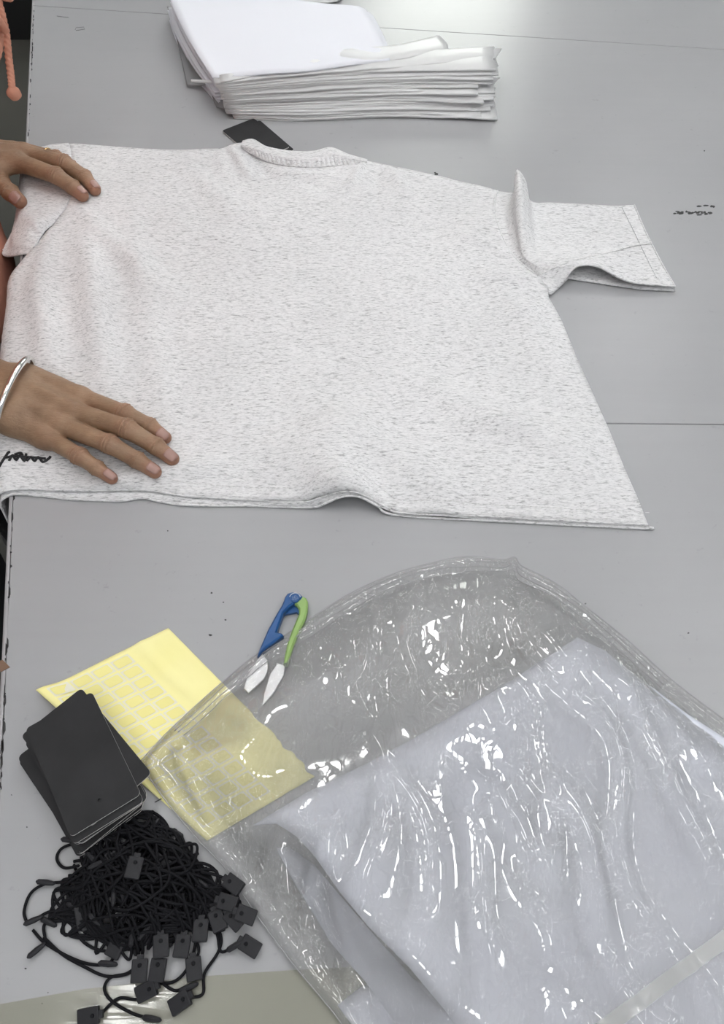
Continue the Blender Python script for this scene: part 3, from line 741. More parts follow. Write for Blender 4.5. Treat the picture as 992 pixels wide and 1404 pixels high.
# sweatshirt, trousers, shoes, hair
fd = Field((-.98, .28, .60), (-.28, 1.15, 1.46), .009)
D = body_field(fd, .022, legs=False, arms=False, head=False, tr=.03)
for a, b, c in ((SHR, ELR, WRR), (SHL, ELL, WRL)):
    D = smin(D, fd.cone(a, b, .068, .056), .03); c2 = b+(c-b)*.62; D = smin(D, fd.cone(b, c2, .055, .045), .02)
D = smin(D, fd.cone(PEL+[.01, 0, -.25], PEL+[0, 0, .05], .16, .13), .05); D = smin(D, fd.cone((-.605, .74, .68), (-.605, .78, .76), .172, .165), .04)
D = D+.004*np.sin(fd.Z*55+fd.Y*20)*np.cos(fd.Y*40+fd.X*30)
D = np.maximum(D, .67-fd.Z); D = np.maximum(D, fd.Z-1.40)
V, Q = fd.mesh(D); ho = mk('sweatshirt', V, Q, CORAL, person)
fd = Field((-.86, .42, .04), (-.40, .98, .78), .010)
D = body_field(fd, .018, torso=False, arms=False, head=False); D = smin(D, fd.ball(PEL+[0, 0, -.06], .13, (1, 1.3, .9)), .05)
D = np.maximum(D, .06-fd.Z); V, Q = fd.mesh(D); mk('trousers', V, Q, BLACKF, person)
for s in (-1, 1):
    fd = Field((-.75, .70+s*.11-.08, -.01), (-.40, .70+s*.11+.08, .13), .006)
    D = smin(fd.ball((-.66, .70+s*.11, .045), .05, (1, .8, .9)), fd.ball((-.56, .70+s*.11, .03), .055, (1.5, .8, .6)), .03); D = np.maximum(D, .001-fd.Z)
    V, Q = fd.mesh(D); mk('shoe', V, Q, DARKP, person)
fd = Field(HEAD-.16, HEAD+[.16, .16, .22], .006)
D = fd.ball(HEAD+[-.005, 0, .07], .098, (1.1, .92, 1.18)); D = np.maximum(D, -(fd.ball(HEAD+[.13, 0, .0], .10, (.8, 1, 1.15)))); D = smin(D, fd.ball(HEAD+[-.12, 0, .06], .035), .02)
V, Q = fd.mesh(D); mk('hair', V, Q, HAIR, person)
# fingernails
def nail(f, wdt=.78, roll=0.0, up=Vector((0, 0, 1)), ln=.0125):
    (a, ra), (b, rb) = f[-2], f[-1]; a = Vector(a); b = Vector(b); d = (b-a).normalized()
    n = (up-d*up.dot(d)).normalized(); n.rotate(Matrix.Rotation(roll, 3, d)); s = d.cross(n)
    V = []; F = []; NI, NJ = 9, 9
    for i in range(NI):
        t = i/(NI-1); y = -ln*.62+ln*t*1.02
        hw = wdt*(1-max(0, (t-.78)/.22)**2*.45)*(1-max(0, (.2-t)/.2)**2*.35)
        for j in range(NJ):
            q = (j/(NJ-1)*2-1)*hw*1.05
            r = (ra+(rb-ra)*min(1, 1+y/(b-a).length)) if y < 0 else math.sqrt(max(rb*rb-(y*.86)**2, (rb*.4)**2))
            rr = r+.0004
            V.append(b+d*y+n*(rr*math.cos(q))+s*(rr*math.sin(q)))
    F = [(i*NJ+j, i*NJ+j+1, (i+1)*NJ+j+1, (i+1)*NJ+j) for i in range(NI-1) for j in range(NJ-1)]
    o = mk('fingernail', V, F, NAIL, body); mod_solid(o, .0005, 0); return o
for f, rl in zip(R_f, (.25, .05, -.05, -.15)): nail(f, roll=rl, ln=.0115)
for f in L_f[:2]: nail(f, roll=-.5, ln=.0115)
nail(L_thumb, roll=0, up=Vector((.15, -.75, .7)), wdt=.75, ln=.014)
# bangle and ring
def band(c, axis, r1, r2, th, wide, mat, name, e1):
    axis = axis.normalized(); e1 = (e1-axis*e1.dot(axis)).normalized(); e2 = axis.cross(e1); n = 72; m = 10; V = []; F = []
    for i in range(n):
        a = 2*math.pi*i/n; q = e1*math.cos(a)*r1+e2*math.sin(a)*r2; rad = (e1*math.cos(a)*r2+e2*math.sin(a)*r1).normalized()
        for k in range(m):
            b = 2*math.pi*k/m; V.append(c+q+rad*math.cos(b)*th+axis*math.sin(b)*wide)
    F = [(i*m+k, ((i+1) % n)*m+k, ((i+1) % n)*m+(k+1) % m, i*m+(k+1) % m) for i in range(n) for k in range(m)]
    return mk(name, V, F, mat, person)
ca = cm(21, 539, 2.9); D1 = cm(-3, 581, 2.9)-cm(44, 497, 2.9); axis = D1.cross(Vector((.35, -.1, 1)))
tag(band(ca, axis, D1.length*.5, .0285, .0024, .0032, SILVER, 'bangle', D1), 'silver bangle round the wrist')
rp = (Vector(L_f[2][0][0])*.30+Vector(L_f[2][1][0])*.70); ax = Vector(L_f[2][1][0])-Vector(L_f[2][0][0])
tag(band(rp, ax, .0089, .0089, .0008, .0018, GOLD, 'finger_ring', Vector((0, 0, 1))), 'thin gold finger ring')
# drawstrings of the sweatshirt, hanging free
def cord_obj(pts, knot=True):
    P = catmull(pts, 40); V, F = tube(P, .0031, 12)
    # twisted look
    V = [Vector(v)+Vector((0, 0, 0)) for v in V]; n = len(P)
    for i in range(n):
        for k in range(12):
            p = Vector(P[i]); d = V[i*12+k]-p; V[i*12+k] = p+d*(1+.14*math.sin(3*(2*math.pi*k/12)+i*.55))
    c = mk('drawstring', V, F, CORALC, person)
    if knot:
        bm = bmesh.new(); bmesh.ops.create_uvsphere(bm, u_segments=20, v_segments=14, radius=.0064, matrix=Matrix.Translation(Vector(pts[-1])+Vector((.0002, 0, -.004))) @ Matrix.Diagonal((1.0, 1.0, .95, 1)))
        for v in bm.verts:
            v.co += v.normal*.0004*math.sin(v.co.x*900)*math.cos(v.co.z*700)
        o = bm_obj('knot', bm, CORALC, c, True)
cord_obj([Vector((-.44, .72, 1.36)), U(-20, -60, .30), U(-4, -5, .27), U(4, 25, .255), U(9, 50, .243), U(12, 80, .23), U(15, 105, .22), U(16.5, 122, .213)])
cord_obj([Vector((-.44, .68, 1.36)), U(-30, -10, .29), U(-6, 30, .26), U(0, 50, .25), U(-3, 75, .24), U(-16, 105, .23)])

# ------------------------------------------------------------------ far stack of plastic bags
def film_slab(name, ctrl, ni, nj, mat, th=.0008, seed=0, amp=.001, fr=30, label=None, cat='bag', group=None):
    Vg, F = loft([[cm(*p) for p in r] for r in ctrl], ni, nj); Vf = Vg.reshape(-1, 3).copy()
    Vf[:, 2] += amp*pn(Vf[:, 0]*fr, Vf[:, 1]*fr, seed)
    o = mk(name, Vf, F, mat); mod_solid(o, th, -1)
    if label: tag(o, label, cat, group)
    return o
# flat pile of white poly sheets behind
NS = 9
for k in range(NS):
    h = .25+k*(4.9-.25)/(NS-1); j = random.uniform; top_ = k == NS-1
    dx = j(-3, 3) if not top_ else 0
    P = [[(291+dx+(NS-1-k)*1.0, 106+(4.9-h)*8.2, h), (400+dx, 98+(4.9-h)*8.2, h+.12), (536+dx+j(-2, 6), 82+(4.9-h)*8.2, h)],
         [(263+dx, 62+(4.9-h)*7.6, h), (390+dx, 56+(4.9-h)*7.6, h+.15), (524+dx+j(-2, 4), 55+(4.9-h)*7.6, h)],
         [(240+dx, 18+(4.9-h)*7.2, h), (380+dx, 10+(4.9-h)*7.2, h+.1), (505+dx+j(-2, 4), 17+(4.9-h)*7.2, h)],
         [(232+dx, -6+(4.9-h)*7, h), (370+dx, -3+(4.9-h)*7, h), (492+dx, 9+(4.9-h)*7, h)]]
    film_slab('poly_sheet', P, 7, 12, WHITES, .0022, k+20, .0022, 18,
              'white poly sheet on top of the flat pile at the back of the table' if top_ else ('white poly sheet at the bottom of the flat pile at the back' if k == 0 else 'white poly sheet inside the flat pile behind the frosted bags'), 'bag', 'white poly sheets in the flat pile')
# frosted bags fanned along the front of the pile
NB = 22
for k in range(NB):
    t = k/(NB-1); h = .15+4.6*t; j = random.uniform
    yb = 161-(161-112)*t; xl = 318-18*t+j(-6, 4) ; xr = 668+j(-16, 16); yr = 163-(163-88)*t+j(-3, 3); ym = 160-(160-92)*t+j(-1.5, 1.5)
    hr = h*.95+j(-.2, .35); dp = 26*(1-.25*t)
    if k in (NB-1,): xr, yr, ym = 614, 68, 86
    if k == NB-2: xr, yr = 678, 80
    if k == NB-4: xr, yr = 682, 88
    P = [[(xl, yb-dp, h), (420, ym-dp+6, h+.05), (540, ym-dp-(ym-yr)*.25, h+.1), (xr-2+j(-14, 10), yr-dp*.9+j(-5, 3), hr)],
         [(xl-2, yb-dp*.4, h+.12), (420, ym-dp*.4+4, h+.12), (540, ym-dp*.4-(ym-yr)*.25, h+.15), (xr-2, yr-dp*.4, hr+.1)],
         [(xl-1, yb, h), (420, ym+5+j(-1, 1), h), (540, ym-(ym-yr)*.25+j(-1, 1), h), (xr, yr, hr)],
         [(xl+1, yb+1.2, h-.14), (420, ym+6.2, h-.14), (540, ym+1.2-(ym-yr)*.25, h-.14), (xr, yr+1.4, hr-.14)]]
    lab = 'frosted plastic bag folded in the fanned pile behind the shirt'
    if k == 0: lab = 'frosted plastic bag at the very bottom of the fanned pile'
    if k == NB-1: lab = 'frosted plastic bag on top of the fanned pile, right corner pointing up'
    film_slab('frosted_bag', P, 5, 8, FROST, .0009, k, .0016, 22, lab, 'bag', 'frosted bags in the fanned pile')
    # slider ends
o = film_slab('loose_bag', [[(229, 8, .3), (234, 12, 1.2), (243, 20, 3.4)], [(240, 45, .3), (248, 48, 1.0), (262, 56, 3.2)], [(249, 85, .4), (262, 88, .9), (276, 88, 3.0)], [(256, 118, .5), (275, 118, .8), (298, 112, 2.5)]], 7, 7, FROST2, .0006, 3, .001, 30,
              'thin cloudy bag sticking out at the left of the white pile', 'bag')
V, F = tube([cm(262, 111, 3.2), cm(285, 112, 3.1), cm(318, 113, 3.1)], .0022, 8); mk('slider', V, F, FROST, o)
film_slab('loose_bag', [[(288, 118, .4), (296, 116, 1.4), (310, 112, 2.4)], [(292, 135, .3), (300, 134, .9), (314, 130, 1.6)], [(297, 148, .2), (304, 150, .4), (318, 150, .8)]], 6, 6, FROST2, .0006, 5, .003, 60, 'small crumpled cloudy bag corner under the left end of the fan', 'bag')
film_slab('loose_bag', [[(405, -30, .3), (440, -30, .6), (475, -30, .3)], [(402, -6, .3), (440, -4, .8), (470, -4, .3)], [(410, 4, .3), (440, 5, .5), (462, 3, .2)]], 6, 6, FROST, .0008, 6, .002, 50, 'bit of cloudy bag lying beyond the white pile', 'bag')

# ------------------------------------------------------------------ black hang tags
CW, CL, CT = .0515, .089, .0011
def card_mesh():
    hole = [(.0013*math.cos(a)*1.0, -CL/2+.012+.0013*math.sin(a)) for a in np.linspace(0, 2*math.pi, 13)[:-1]]
    out = rrect(CW, CL, .0032, 4)
    bm = bmesh.new()
    vs = [Vector(p) for p in out]+[Vector(p) for p in hole]; n = len(out); m = len(hole)
    es = [(i, (i+1) % n) for i in range(n)]+[(n+i, n+(i+1) % m) for i in range(m)]
    V, E, F, *_ = delaunay_2d_cdt(vs, es, [], 2, 1e-7)
    F = [f for f in F if not all(i >= n for i in f)]
    # bottom and top skins, side walls
    top = [(v.x, v.y, CT) for v in V]; bot = [(v.x, v.y, 0) for v in V]; N = len(V); FF = []; mi = []
    for f in F:
        FF.append(tuple(i+N for i in f)); mi.append(0); FF.append(tuple(reversed(f))); mi.append(0)
    for i in range(n): a, b = i, (i+1) % n; FF.append((a, b, b+N, a+N)); mi.append(1)
    for i in range(m): a, b = n+i, n+(i+1) % m; FF.append((b, a, a+N, b+N)); mi.append(0)
    me = bpy.data.meshes.new('hang_tag'); me.from_pydata(bot+top, [], FF); me.update(); me.materials.append(CARD); me.materials.append(CARDW); me.polygons.foreach_set('material_index', mi)
    return me
CARD_ME = card_mesh()
def card(cpx, h, dirpx, label, group, tilt=(0, 0)):
    """centre pixel, height of its underside in cm, pixel direction of the long axis (towards the hole)"""
    c = cm(*cpx, h+.11); d = cm(cpx[0]+dirpx[0], cpx[1]+dirpx[1], h+.11)-c
    a = math.atan2(d.y, d.x)+math.pi/2
    o = bpy.data.objects.new('hang_tag', CARD_ME); COL.objects.link(o); o.location = (c.x, c.y, T+h*.01); o.rotation_euler = (tilt[0], tilt[1], a)
    return tag(o, label, 'hang tag', group)
NC = 22
GL = 'black hang tags in the stack'
for k in range(NC-2):
    h = .06+k*.122; t = k/(NC-3)
    if k < 11: c = (110+random.uniform(-2.5, 2.5), 1073+random.uniform(-2.5, 2.5)-h*3); d = (76+random.uniform(-9, 9), 118)
    else: c = (117+random.uniform(-2, 2), 1058+random.uniform(-2, 2)-h*3); d = (66+random.uniform(-10, 10), 128)
    lb = 'black hang tag with pale edges inside the stack'
    if k == 0: lb = 'black hang tag at the bottom of the stack, lying on the table'
    card(c, h, d, lb, GL)
card((117, 1034), .06+(NC-2)*.122, (96, 122), 'second black hang tag from the top, turned so its corners stick out', GL)
card((112, 1043), .06+(NC-1)*.122+.02, (60, 134), 'topmost black hang tag of the stack with a small punched hole', GL)
card((357, 193), .02, (34, 30), 'black hang tag lying under another one at the shirt collar', 'black hang tags by the collar')
card((350, 190), .15, (38, 31), 'black hang tag lying alone on top behind the shirt collar', 'black hang tags by the collar')

# ------------------------------------------------------------------ yellow sticker sheet
yA, yB, yC, yD = U(52, 949, .003), U(230, 860, .003), U(431, 1064, .003), U(283, 1152, .003)
def ys(a, b): return (yA*(1-a)+yB*a)*(1-b)+(yD*(1-a)+yC*a)*b
def y_h(a, b):
    a = np.asarray(a, float); b = np.asarray(b, float)
    e = np.exp(-(((a-.02)/.10)**2+((b-.02)/.2)**2))*.006
    r = .0016*np.exp(-((a-.60-.05*np.sin(b*9))/.03)**2)+.0012*np.exp(-((a-.78+.04*np.sin(b*7))/.04)**2)
    return .0014+e+r*sstep(.64, .74, a)+.0010*sstep(.64, .74, a)*pn(a*9, b*14, 3)+.0009*pn(a*3, b*5, 4)
yo = empty('sticker_sheet', ys(.5, .5), 'yellow sheet of small square stickers half under the clear bag', 'sticker sheet')
na, nb = 40, 60; V = []; F = []
for i in range(nb+1):
    for j_ in range(na+1):
        a, b = j_/na, i/nb
        if a == 1: a += .012*math.sin(b*37)*(b > .6)+.01*math.sin(b*90)*(b > .75)
        p = ys(a, b); V.append((p.x, p.y, T+float(y_h(min(a, 1), b))))
F = [(i*(na+1)+j_, (i+1)*(na+1)+j_, (i+1)*(na+1)+j_+1, i*(na+1)+j_+1) for i in range(nb) for j_ in range(na)]
ob = mk('backing', V, F, YEL, yo); mod_solid(ob, .0003, 1)
for row in range(13):
    for c_ in range(4):
        a0 = .070+c_*.150; b0 = .022+row*.0725+.004*c_
        da, db = .112, .048
        if b0+db > .985 or a0+da > .7: continue
        Vv = []; N = 5
        def P3(a, b, dz): p = ys(a, b); return (p.x, p.y, T+float(y_h(a, b))+dz)
        ra, rb = .014, .0065
        outer = [(a0-ra, b0-rb), (a0+da+ra, b0-rb), (a0+da+ra, b0+db+rb), (a0-ra, b0+db+rb)]; inner = [(a0+.012, b0), (a0+da-.012, b0), (a0+da, b0+.005), (a0+da, b0+db-.005), (a0+da-.012, b0+db), (a0+.012, b0+db), (a0, b0+db-.005), (a0, b0+.005)]
        V = [P3(a, b, .00042) for a, b in outer]+[P3(a, b, .00048) for a, b in inner]+[P3(a, b, .00075) for a, b in inner]
        F = [(3, 2, 1, 0)]+[(4+k, 12+k, 12+(k+1) % 8, 4+(k+1) % 8) for k in range(8)]+[tuple(12+k for k in range(7, -1, -1))]
        mk('sticker', V, F, None, yo, smooth=False, mats=[YRIM, YST], fmat=[0]+[1]*9)
V, F = prism([U(213, 1101)[:2], U(222, 1096)[:2], U(223, 1097)[:2], U(214, 1102)[:2]], T+.003, T+.0034); mk('cut_mark', V, F, CHAR, yo, smooth=False)

# ------------------------------------------------------------------ thread snips
sn = empty('thread_snips', cm(395, 880, 0), 'blue and green handled thread snips poking out of the clear bag', 'scissors')
def snp(l, h=.7): return [cm(330+x/6.61, 790+y/6.61, h)[:2] for x, y in l]
blue = [(425, 165), (470, 152), (530, 162), (560, 195), (545, 225), (500, 245), (440, 285), (385, 345), (350, 445), (325, 515), (370, 525), (388, 545), (330, 588), (300, 610), (235, 655), (150, 735), (180, 650), (245, 500), (315, 370), (375, 270), (405, 195)]
V, F = prism(snp(blue), T+.0015, T+.0095, .0014); mk('handle', V, F, BLUE, sn, smooth=False)
green = [(560, 185), (590, 200), (607, 235), (605, 310), (580, 405), (520, 520), (470, 650), (425, 800), (385, 800), (400, 720), (425, 600), (470, 480), (525, 350), (528, 305), (508, 270), (492, 262), (470, 235), (520, 215)]
V, F = prism(snp(green), T+.0015, T+.0085, .0014); tag(mk('handle', V, F, GREEN, sn, smooth=False), 'green handle')
V, F = prism(snp([(470, 280), (500, 262), (528, 300), (530, 350), (505, 330), (400, 350), (385, 345)], .3), T+.001, T+.004); mk('spring', V, F, BLUE, sn, smooth=False)
V, F = prism(snp([(195, 700), (245, 760), (250, 840), (215, 930), (70, 1060), (25, 1015), (60, 900), (130, 780)], .5), T+.0035, T+.005, .0006); mk('blade', V, F, STEEL, sn, smooth=False)
V, F = prism(snp([(330, 780), (400, 800), (385, 900), (290, 1060), (195, 1165), (205, 1060), (260, 880)], .5), T+.002, T+.0034, .0006); mk('blade', V, F, STEEL, sn, smooth=False)
bm = bmesh.new(); pc = cm(330+490/6.61, 790+200/6.61, .95); bmesh.ops.create_cone(bm, cap_ends=True, segments=24, radius1=.0042, radius2=.0038, depth=.0014, matrix=Matrix.Translation(pc)); bm_obj('rivet', bm, BLUE, sn)
parts = []
for k in range(14): a = k*2.4; r = .0007*math.sqrt(k); parts.append(tube([pc+Vector((r*math.cos(a), r*math.sin(a), .0006)), pc+Vector((r*math.cos(a), r*math.sin(a), .0010))], .00025, 5))
parts.append(tube([pc+Vector((.0046*math.cos(a), .0046*math.sin(a), .0004)) for a in np.linspace(.2, 2.9, 16)], .0004, 5))
V, F = merge(parts); mk('moulded_mark', V, F, M('pale_print', (.6, .65, .72), .5), sn)

# ------------------------------------------------------------------ tape strip along the near edge
tp = [U(-40, 1384), U(60, 1366), U(116, 1356), U(271, 1339), U(401, 1330), U(560, 1322), U(700, 1318), U(900, 1560), U(-40, 1620)]
V2t, Ft, Dt = patch([p[:2] for p in tp], .008)
zt = T+.0006+.0012*np.abs(pn(V2t[:, 0]*10, V2t[:, 1]*60, 9))*sstep(0, .01, Dt)
ot = mk('packing_tape', np.c_[V2t, zt], Ft, TAPE); tag(ot, 'wide yellowed clear tape stuck along the near edge of the table', 'tape')

# ------------------------------------------------------------------ folded white cloth inside the clear bag
gc = empty('folded_cloth', cm(750, 1180, 0), 'folded pale white cloth inside the clear plastic bag', 'cloth')
def cloth_layer(px, htop, hedge, name, seed, amp=.0012, sp=.008, thick=.0012):
    P = [cm(x, y, htop)[:2] for x, y in px]; V2, Fc, Dd = patch([tuple(p) for p in P], sp)
    z = hedge*.01+(htop-hedge)*.01*np.sqrt(sstep(0, .007, Dd)) + amp*pn(V2[:, 0]*14, V2[:, 1]*14, seed)*sstep(0, .02, Dd) + amp*.4*pn(V2[:, 0]*40, V2[:, 1]*30, seed+1)*sstep(0, .02, Dd)
    o = mk(name, np.c_[V2, T+z], Fc, WHITEG, gc); mod_solid(o, thick, -1); return o
g_top = [(347, 1130), (420, 1085), (500, 1047), (560, 1015), (640, 968), (700, 932), (760, 893), (792, 872), (830, 890), (870, 922), (940, 975), (1010, 1020), (1150, 1120), (1300, 1700), (900, 1750), (720, 1560), (655, 1450), (610, 1385), (560, 1325), (505, 1270), (465, 1222), (430, 1172), (405, 1145), (378, 1128)]
cloth_layer(g_top, 1.7, 1.45, 'top_fold', 11)
g_mid = [(378, 1162), (395, 1160), (430, 1185), (470, 1232), (520, 1290), (600, 1380), (700, 1400), (900, 1300), (1100, 1400), (1250, 1700), (900, 1740), (680, 1600), (600, 1490), (540, 1400), (500, 1345), (455, 1295), (425, 1245), (400, 1205)]
cloth_layer(g_mid, 1.15, .95, 'middle_fold', 13)
g_low = [(330, 1175), (370, 1150), (420, 1200), (500, 1290), (620, 1400), (900, 1400), (1200, 1690), (760, 1740), (580, 1560), (520, 1450), (470, 1380), (500, 1355), (430, 1300), (380, 1245)]
cloth_layer([(495, 1352), (560, 1340), (700, 1400), (1000, 1500), (1200, 1690), (760, 1740), (580, 1560), (515, 1450), (462, 1378)], .6, .3, 'bottom_fold', 15)

# ------------------------------------------------------------------ big clear plastic bag
bagc = empty('plastic_bag', cm(640, 1080, 0), 'large clear crinkled plastic bag lying over white cloth and sticker sheet', 'bag')
b_out = [(190, 1045), (232, 1000), (300, 938), (355, 893), (410, 857), (470, 818), (530, 789), (590, 771), (640, 762), (688, 766), (706, 763), (716, 775), (760, 797), (800, 828), (860, 876), (920, 930), (992, 985), (1100, 1075), (1330, 1330), (1400, 1800), (760, 1850), (560, 1560), (505, 1460), (468, 1404), (440, 1368), (400, 1320), (350, 1252), (308, 1190), (270, 1150), (225, 1095)]
def in_cloth(P):
    pl = np.array([cm(x, y, 2.1)[:2] for x, y in g_top]); ins = inside(P, pl); d = poly_dist(P, pl); return np.where(ins, d, -d)
B_P = [tuple(cm(x, y, .6)[:2]) for x, y in b_out]
B_RS = resample(B_P, .0042)
def bag_z(V2, seed=21):
    Dd = poly_dist(V2, B_RS); x, y = V2[:, 0], V2[:, 1]; dc = in_cloth(V2)
    c, s_ = math.cos(.30), math.sin(.30); a = x*c+y*s_; b = -x*s_+y*c
    z = .004+.015*sstep(0, .06, Dd)+.010*sstep(-.03, .02, dc)*sstep(0, .03, Dd)
    wr = np.clip((1-np.abs(pn(a*22+1.2*pn(a*7, b*7, 8), b*7, seed))*6.0), 0, 1)**1.2     # long creases
    wr2 = np.clip((1-np.abs(pn(a*48+2*pn(a*9, b*9, 3), b*20, seed+2))*5.5), 0, 1)**1.2
    patchy = sstep(-.15, .35, pn(a*9, b*4, seed+7))
    z = z+(.0030*wr+.0018*wr2*patchy+.0012*pn(x*12, y*12, seed+4))*sstep(0, .02, Dd)
    return z+.0035*np.exp(-((Dd-.006)/.0035)**2)
V2, Fb, Dd = patch(B_P, .0030)
mk('film', np.c_[V2, T+bag_z(V2)], Fb, FILM, bagc)
def on_bag(pts, r, name, mat, dz=.0003):
    P = np.array([tuple(p) for p in catmull([cm(x, y, .6) for x, y in pts], 8)]); P[:, 2] = T+bag_z(P[:, :2])+dz
    V, F = tube(P, r, 6); return mk(name, V, F, mat, bagc)
on_bag(b_out[:17], .0005, 'rim', FROST2); on_bag([b_out[0]]+b_out[:21:-1][:8], .0005, 'rim', FROST2)
def inw(pts, k, w=1.5):
    o = []
    for i, (x, y) in enumerate(pts):
        dx, dy = 640-x, 1180-y; L = math.hypot(dx, dy); kk = k+w*math.sin(i*1.9+k); o.append((x+dx/L*kk, y+dy/L*kk))
    return o
for k, r in ((7, .0003), (13, .0004), (20, .0003)): on_bag(inw(b_out[1:16], k, 2.2), r, 'fold_line', FROST2)
# faint sealed seam across the lower right
sp_px = [(640, 1560), (740, 1492), (856, 1404), (925, 1352), (1010, 1290), (1100, 1226), (1085, 1206), (1000, 1268), (920, 1326), (850, 1378), (725, 1470), (620, 1545)]
V2, Fb, Dd = patch([tuple(cm(x, y, 3.0)[:2]) for x, y in sp_px], .005); mk('seal_strip', np.c_[V2, T+bag_z(V2)+.0006], Fb, SEAM, bagc)

# ------------------------------------------------------------------ black tag strings
def seal_mesh():
    bm = bmesh.new(); bm_box(bm, (0, 0, .002), (.0100, .0135, .004), 0, .0008)
    bm_box(bm, (0, .0075, .002), (.0046, .0035, .003), 0, .0006)
    me = bpy.data.meshes.new('seal'); bmesh.ops.translate(bm, verts=bm.verts, vec=(0, 0, 0)); bm.to_mesh(me); bm.free(); me.materials.append(SEAL); return me
def dot_mesh():
    bm = bmesh.new(); bmesh.ops.create_cone(bm, cap_ends=True, segments=12, radius1=.0013, radius2=.0011, depth=.0008, matrix=Matrix.Translation((0, .003, .0046)))
    me = bpy.data.meshes.new('pin_hole'); bm.to_mesh(me); bm.free(); me.materials.append(CORD); return me
def plug_mesh():
    V, F = tube([(0, -.006, .0018), (0, -.0045, .0018), (0, .001, .0018), (0, .006, .0018), (0, .0072, .0018)], [.0006, .0018, .0020, .0014, .0004], 8)
    me = bpy.data.meshes.new('plug'); me.from_pydata([tuple(v) for v in V], [], F); me.materials.append(SEAL); return me
SEAL_ME, DOT_ME, PLUG_ME = seal_mesh(), dot_mesh(), plug_mesh()
PC = (192, 1215)
GS = 'black tag strings in the tangled heap'
def tstring(path, sealpx=None, plugpx=None, label='black tag string tangled inside the heap', r=.00105):
    """path: list of (px,py,h cm); sealpx/plugpx: (px,py,h, dirpx)"""
    p0 = cm(*path[0]); root = empty('tag_string', (p0.x, p0.y, T), label, 'tag string', GS)
    P = catmull([cm(*p) for p in path], 7); V, F = tube(P, r, 5); mk('cord', V, F, CORD, root)
    for (me, q, nm) in ((SEAL_ME, sealpx, 'seal'), (PLUG_ME, plugpx, 'plug')):
        if not q: continue
        x, y, h, (dx, dy) = q; c = cm(x, y, h); d = cm(x+dx, y+dy, h)-c; o = bpy.data.objects.new(nm, me); COL.objects.link(o)
        o.location = c-Vector(root.location); o.rotation_euler = (random.uniform(-.2, .2), random.uniform(-.2, .2), math.atan2(d.y, d.x)-math.pi/2); o.parent = root
        if nm == 'seal':
            e = bpy.data.objects.new('pin_hole', DOT_ME); COL.objects.link(e); e.parent = o
    return root
def mound(x, y):
    d = math.hypot((x-PC[0])/100, (y-(PC[1]-5))/98); return .12+2.3*max(0, 1-d*d)
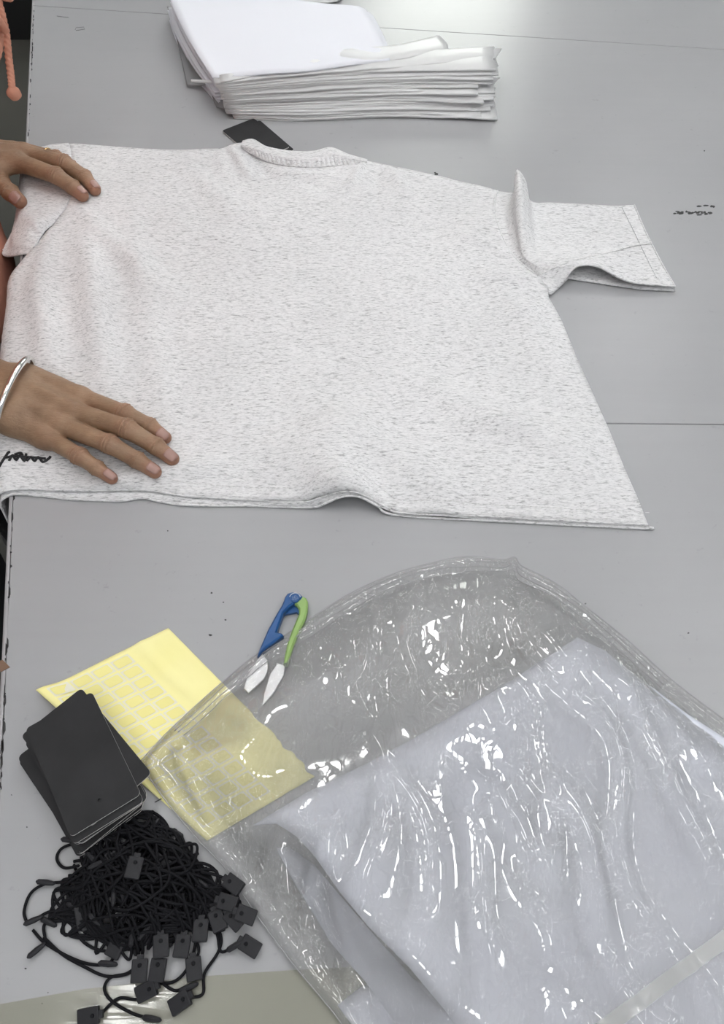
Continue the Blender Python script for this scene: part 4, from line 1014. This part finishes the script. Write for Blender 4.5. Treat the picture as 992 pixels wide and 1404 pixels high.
# named ones round the rim of the heap (positions read off the photograph)
rim_strings = [
 ('black tag string whose square seal lies furthest right of the heap', [(335, 1290), (322, 1296), (303, 1305), (297, 1280), (284, 1255), (270, 1225), (240, 1200), (210, 1190)], (343, 1297, .3, (-12, -8)), (322, 1297, .4, (10, -6))),
 ('black tag string with its seal at the lower right, cord looping up to the heap', [(262, 1368), (278, 1362), (280, 1335), (299, 1305), (302, 1282), (285, 1250), (262, 1215)], (248, 1375, .3, (12, -8)), None),
 ('black tag string with its seal lowest left, near the bottom of the frame', [(137, 1392), (150, 1378), (165, 1368), (190, 1369), (215, 1350), (240, 1345), (258, 1325), (268, 1290), (265, 1250)], (123, 1393, .3, (14, -3)), None),
 ('black tag string ending in a plug at the bottom edge of the frame', [(200, 1396), (178, 1388), (152, 1372), (143, 1355), (152, 1340), (175, 1334), (190, 1318), (186, 1290), (175, 1260)], None, (208, 1397, .2, (12, 2))),
 ('black tag string with a plug pointing up right below the heap', [(250, 1357), (238, 1358), (225, 1350), (215, 1340), (212, 1315), (222, 1290), (215, 1255)], (202, 1358, .3, (12, -6)), (258, 1354, .3, (12, -5))),
 ('black tag string with an upright seal right of centre below the heap', [(270, 1315), (272, 1300), (265, 1280), (258, 1255), (250, 1225)], (266, 1329, .3, (-1, -12)), None),
 ('black tag string with its seal just above the upright one', [(275, 1262), (272, 1248), (258, 1240), (240, 1225)], (275, 1277, .4, (1, -12)), None),
 ('black tag string with a wide seal below the middle of the heap', [(193, 1315), (196, 1300), (190, 1280), (180, 1255)], (191, 1331, .5, (1, -12)), None),
 ('black tag string with its seal beside the wide one', [(219, 1315), (222, 1300), (214, 1278), (205, 1250)], (217, 1330, .5, (2, -12)), None),
 ('black tag string with its seal above the pair below the heap', [(220, 1282), (218, 1270), (206, 1255)], (221, 1297, .9, (0, -12)), None),
 ('black tag string with a slanted seal right of the pair', [(252, 1285), (250, 1268), (240, 1245)], (250, 1298, .4, (2, -12)), None),
 ('black tag string with its seal in the right cluster, lower left of it', [(296, 1250), (285, 1242), (265, 1235)], (299, 1263, .4, (-4, -12)), None),
 ('black tag string with its seal in the right cluster, centre of it', [(316, 1250), (300, 1240), (280, 1225)], (322, 1260, .5, (-8, -9)), None),
 ('black tag string with its seal in the right cluster, outermost', [(328, 1248), (316, 1238), (290, 1220)], (337, 1254, .8, (-12, -5)), None),
 ('black tag string with its seal in the right cluster, upper one', [(305, 1232), (292, 1228), (270, 1215)], (313, 1238, .7, (-10, -3)), None),
 ('black tag string with its seal topmost on the right, against the bag', [(310, 1205), (296, 1200), (275, 1195)], (321, 1214, .6, (-9, -7)), None),
 ('black tag string with its seal lying on top of the heap', [(194, 1186), (202, 1185), (200, 1196), (212, 1210)], (184, 1191, 2.9, (3, -12)), None),
 ('black tag string with a plug at the far left of the heap', [(52, 1258), (68, 1250), (90, 1248), (110, 1240), (130, 1230)], None, (46, 1263, .3, (12, -5))),
 ('black tag string with a plug at the lower left of the heap', [(55, 1299), (62, 1290), (60, 1270), (72, 1255), (95, 1235), (120, 1220)], None, (50, 1304, .3, (10, -8))),
 ('black tag string making the widest loop on the left', [(38, 1268), (33, 1250), (42, 1225), (62, 1212), (90, 1208), (105, 1195), (120, 1185)], None, (62, 1211, .4, (12, 1))),
 ('black tag string looping at the upper left of the heap', [(108, 1187), (88, 1190), (78, 1178), (84, 1164), (105, 1155), (125, 1148), (140, 1140)], None, (96, 1152, .8, (12, 1))),
 ('black tag string running under the left side in a long arc', [(45, 1275), (62, 1293), (95, 1312), (125, 1322), (150, 1320), (160, 1300)], None, (148, 1321, .4, (12, 1))),
 ('black tag string forming the lowest arc at the left', [(60, 1285), (85, 1308), (115, 1325), (145, 1338), (175, 1335), (192, 1320)], None, None),
 ('black tag string arching over the hang tags at the top', [(165, 1130), (176, 1115), (186, 1128), (200, 1133), (208, 1118), (212, 1135)], None, None),
]
for (lb, pts, sp_, pp_) in rim_strings:
    path = [(x, y, min(.12+mound(x, y)*1.0, 2.9)) for x, y in pts]
    tstring(path, sp_, pp_, lb)
# the heap itself: wandering cords, looser towards the rim
def in_heap(x, y):
    q = math.atan2(y-1212, x-190); w_ = 1+.16*math.sin(3*q+1)+.12*math.sin(5*q)+(random.random() < .12)*.25
    return math.hypot((x-190)/98, (y-1212)/88) < w_ and x < (y-1120)*1.0+232
for k in range(130):
    lay = random.uniform(.15, 1.0); n = random.randint(7, 11); pts = []
    R0 = 100*random.random()**.7; a0 = random.uniform(0, 2*math.pi); x, y = 190+R0*math.cos(a0), 1212+R0*.9*math.sin(a0)
    hd = random.uniform(0, 2*math.pi); turn = random.uniform(-.7, .7)
    for i in range(n):
        pts.append((x, y, .10+mound(x, y)*lay*random.uniform(.85, 1.05)))
        for tries in range(12):
            st = random.uniform(22, 42); nx_, ny_ = x+st*math.cos(hd), y+st*math.sin(hd)
            if in_heap(nx_, ny_): break
            hd += random.choice([-1, 1])*.7
        else: nx_, ny_ = x+(190-x)*.3, y+(1212-y)*.3
        x, y = nx_, ny_; hd += turn+random.uniform(-.5, .5)
    x, y, h = pts[0]; x2, y2, h2 = pts[-1]
    sl = None
    if k % 6 == 0 and R0 > 40: sl = (x, y, max(.1, h-.8), (random.uniform(-1, 1), random.uniform(-1, 1)))
    tstring(pts, sl, (x2, y2, max(.1, h2-.2), (random.uniform(-1, 1), random.uniform(-1, 1))) if k % 3 == 1 else None)
